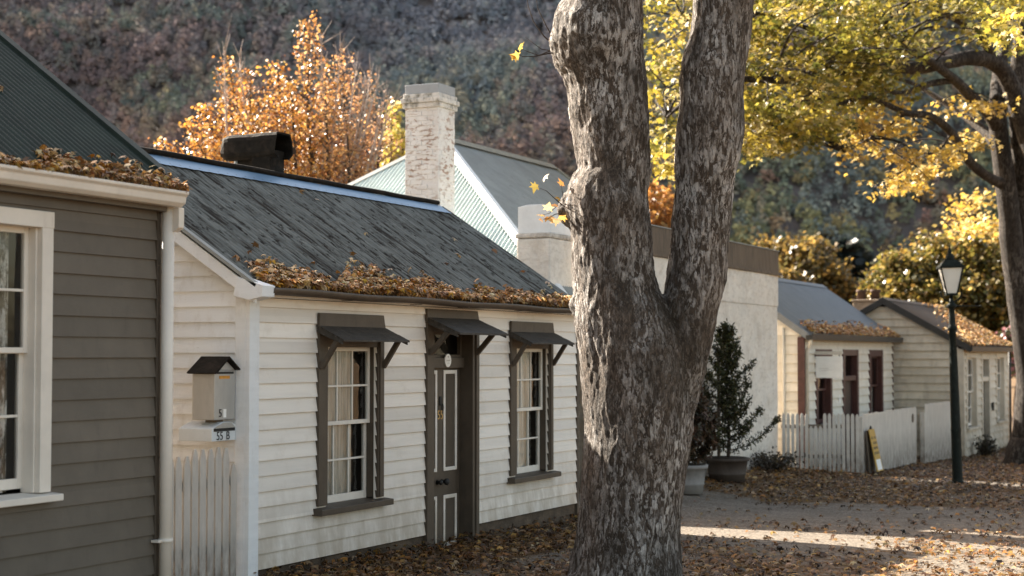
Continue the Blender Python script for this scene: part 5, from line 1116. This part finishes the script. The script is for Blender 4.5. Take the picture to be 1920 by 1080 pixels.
# ================================================================== HILL AND FOREST
HD0, HS = 330.0, .55
def hill_h(l, d):
    n = mnoise.noise
    t = max(0, d-HD0); v = Vector((l*.006, d*.006, 0))
    h = t*HS + 22*n(v*1.0)*min(1, t/80) + 9*n(v*2.7+Vector((5,5,0)))*min(1, t/40) + 3*n(v*7)*min(1, t/30)
    return h - 1.0
ls = np.arange(-330, 331, 15.0); ds = np.arange(HD0-20, 900, 15.0); vs = []
for l in ls:
    for d in ds:
        vs.append((RT[0]*l+FW[0]*d, RT[1]*l+FW[1]*d, hill_h(l, d)))
nd_ = len(ds); i0 = (np.arange(len(ls)-1)[:, None]*nd_ + np.arange(nd_-1)[None, :]).reshape(-1)
q = np.stack([i0, i0+nd_, i0+nd_+1, i0+1], 1).reshape(-1)
hill = np_mesh('hill', np.array(vs, np.float32), q, np.arange(0, len(q), 4), mk('dim hill soil', (.13,.11,.10), .2, .05, rough=1, bump=0), smooth=True); tag(hill, kind='structure')
random.seed(9)
FPAL = [(.290,.162,.118),(.325,.178,.100),(.240,.168,.130),(.310,.208,.105),(.250,.210,.135),(.200,.212,.112),(.165,.195,.122),(.240,.230,.095),(.350,.275,.105),(.180,.205,.175)]
TC = []; TR = []; TH_ = []; CC = []
for _ in range(11500):
    l = random.uniform(-175, 175); d = HD0 + 5 + 260*random.random()**.95
    if abs(l) > .335*d + 20: continue
    v = mnoise.noise(Vector((l*.020, d*.020, 2))) + .7*mnoise.noise(Vector((l*.055, d*.055, 7))) + .0035*l
    idx = int(np.clip(4.2 + v*6.5 + random.gauss(0, 1.5), 0, 9)); col = np.array(FPAL[idx])*random.uniform(.82, 1.16)*(.92 if l < 0 else 1)
    TC.append((RT[0]*l+FW[0]*d, RT[1]*l+FW[1]*d, hill_h(l, d))); TR.append(random.uniform(1.4, 2.7)); TH_.append(random.uniform(4.4, 8.0)); hz = min(.7, max(0, (d-HD0)/300))*(.65 + .5*math.exp(-((l+15)/55)**2)); CC.append(col*(1-hz) + hz*np.array([.235,.275,.325]))  # distance haze, thicker near the centre, is mixed into the tree colours
TC = np.array(TC); TR = np.array(TR); TH_ = np.array(TH_); CC = np.array(CC); m = 62; n = len(TC)
v = RNG.normal(0, 1, (n, m, 3)); v /= np.linalg.norm(v, axis=2)[..., None]; v *= RNG.uniform(.55, 1.0, (n, m, 1)); v[..., 2] = np.abs(v[..., 2])*1.1 - .35
taper = 1 - .5*np.clip(v[..., 2], 0, 1)
cen = np.stack([v[..., 0]*TR[:, None]*taper, v[..., 1]*TR[:, None]*taper, (v[..., 2]*.62 + .52)*TH_[:, None]], 2) + TC[:, None, :]
cols = CC[:, None, :]*(RNG.uniform(.93, 1.07, (n, m, 1)))
up = v*np.array([1, 1, 1.2]) + np.array([0, 0, .45]) - .35*np.array([FW[0], FW[1], 0])
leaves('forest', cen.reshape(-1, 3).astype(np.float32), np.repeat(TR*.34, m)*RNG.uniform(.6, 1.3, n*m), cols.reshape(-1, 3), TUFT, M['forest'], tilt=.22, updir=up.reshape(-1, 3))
tag(bpy.data.objects['forest'], 'hazy purple brown and olive forest covering the hillside', 'forest', kind='stuff')

# ================================================================== CAMERA, SUN, SKY
cam = bpy.data.cameras.new('camera'); co_ = bpy.data.objects.new('camera', cam); COL.objects.link(co_)
co_.location = (0, 0, CZ); co_.rotation_euler = (math.pi/2 + PT, 0, TH)
cam.sensor_width = 36; cam.lens = F/1920*36; cam.clip_start = .1; cam.clip_end = 3000
cam.dof.use_dof = True; cam.dof.focus_distance = 16.6; cam.dof.aperture_fstop = 1.75
sc.camera = co_
EL, AZX, AZY = math.radians(31), -.957, .290
sl_ = bpy.data.lights.new('sun', 'SUN'); so = bpy.data.objects.new('sun', sl_); COL.objects.link(so)
sl_.energy = 5.0; sl_.angle = math.radians(.5); sl_.color = (1, .92, .80)
dv = Vector((AZX*math.cos(EL), AZY*math.cos(EL), math.sin(EL))); so.rotation_euler = dv.to_track_quat('Z', 'Y').to_euler(); so.location = (0, 0, 30)
w = bpy.data.worlds.new('World'); sc.world = w; w.use_nodes = True; nt = w.node_tree; nt.nodes.clear()
sky = nd(nt, 'ShaderNodeTexSky', sky_type='NISHITA'); sky.sun_disc = False; sky.sun_elevation = EL; sky.sun_rotation = math.atan2(AZX, AZY)
sky.dust_density = 2.5; sky.air_density = 1.0; sky.ozone_density = .8
bg = nd(nt, 'ShaderNodeBackground'); bg.inputs[1].default_value = .083; ow = nd(nt, 'ShaderNodeOutputWorld')
wb_ = nd(nt, 'ShaderNodeMix', data_type='RGBA', blend_type='MULTIPLY'); wb_.inputs[0].default_value = 1; wb_.inputs[7].default_value = (1.19, 1.0, .80, 1)
nt.links.new(sky.outputs[0], wb_.inputs[6]); nt.links.new(wb_.outputs[2], bg.inputs[0]); nt.links.new(bg.outputs[0], ow.inputs[0])
sc.view_settings.view_transform = 'Standard'; sc.view_settings.look = 'None'; sc.view_settings.exposure = 0; sc.view_settings.gamma = 1
cy = sc.cycles; cy.film_exposure = 4.8; cy.use_denoising = True; cy.max_bounces = 6; cy.diffuse_bounces = 4; cy.transparent_max_bounces = 12; cy.caustics_reflective = False; cy.caustics_refractive = False
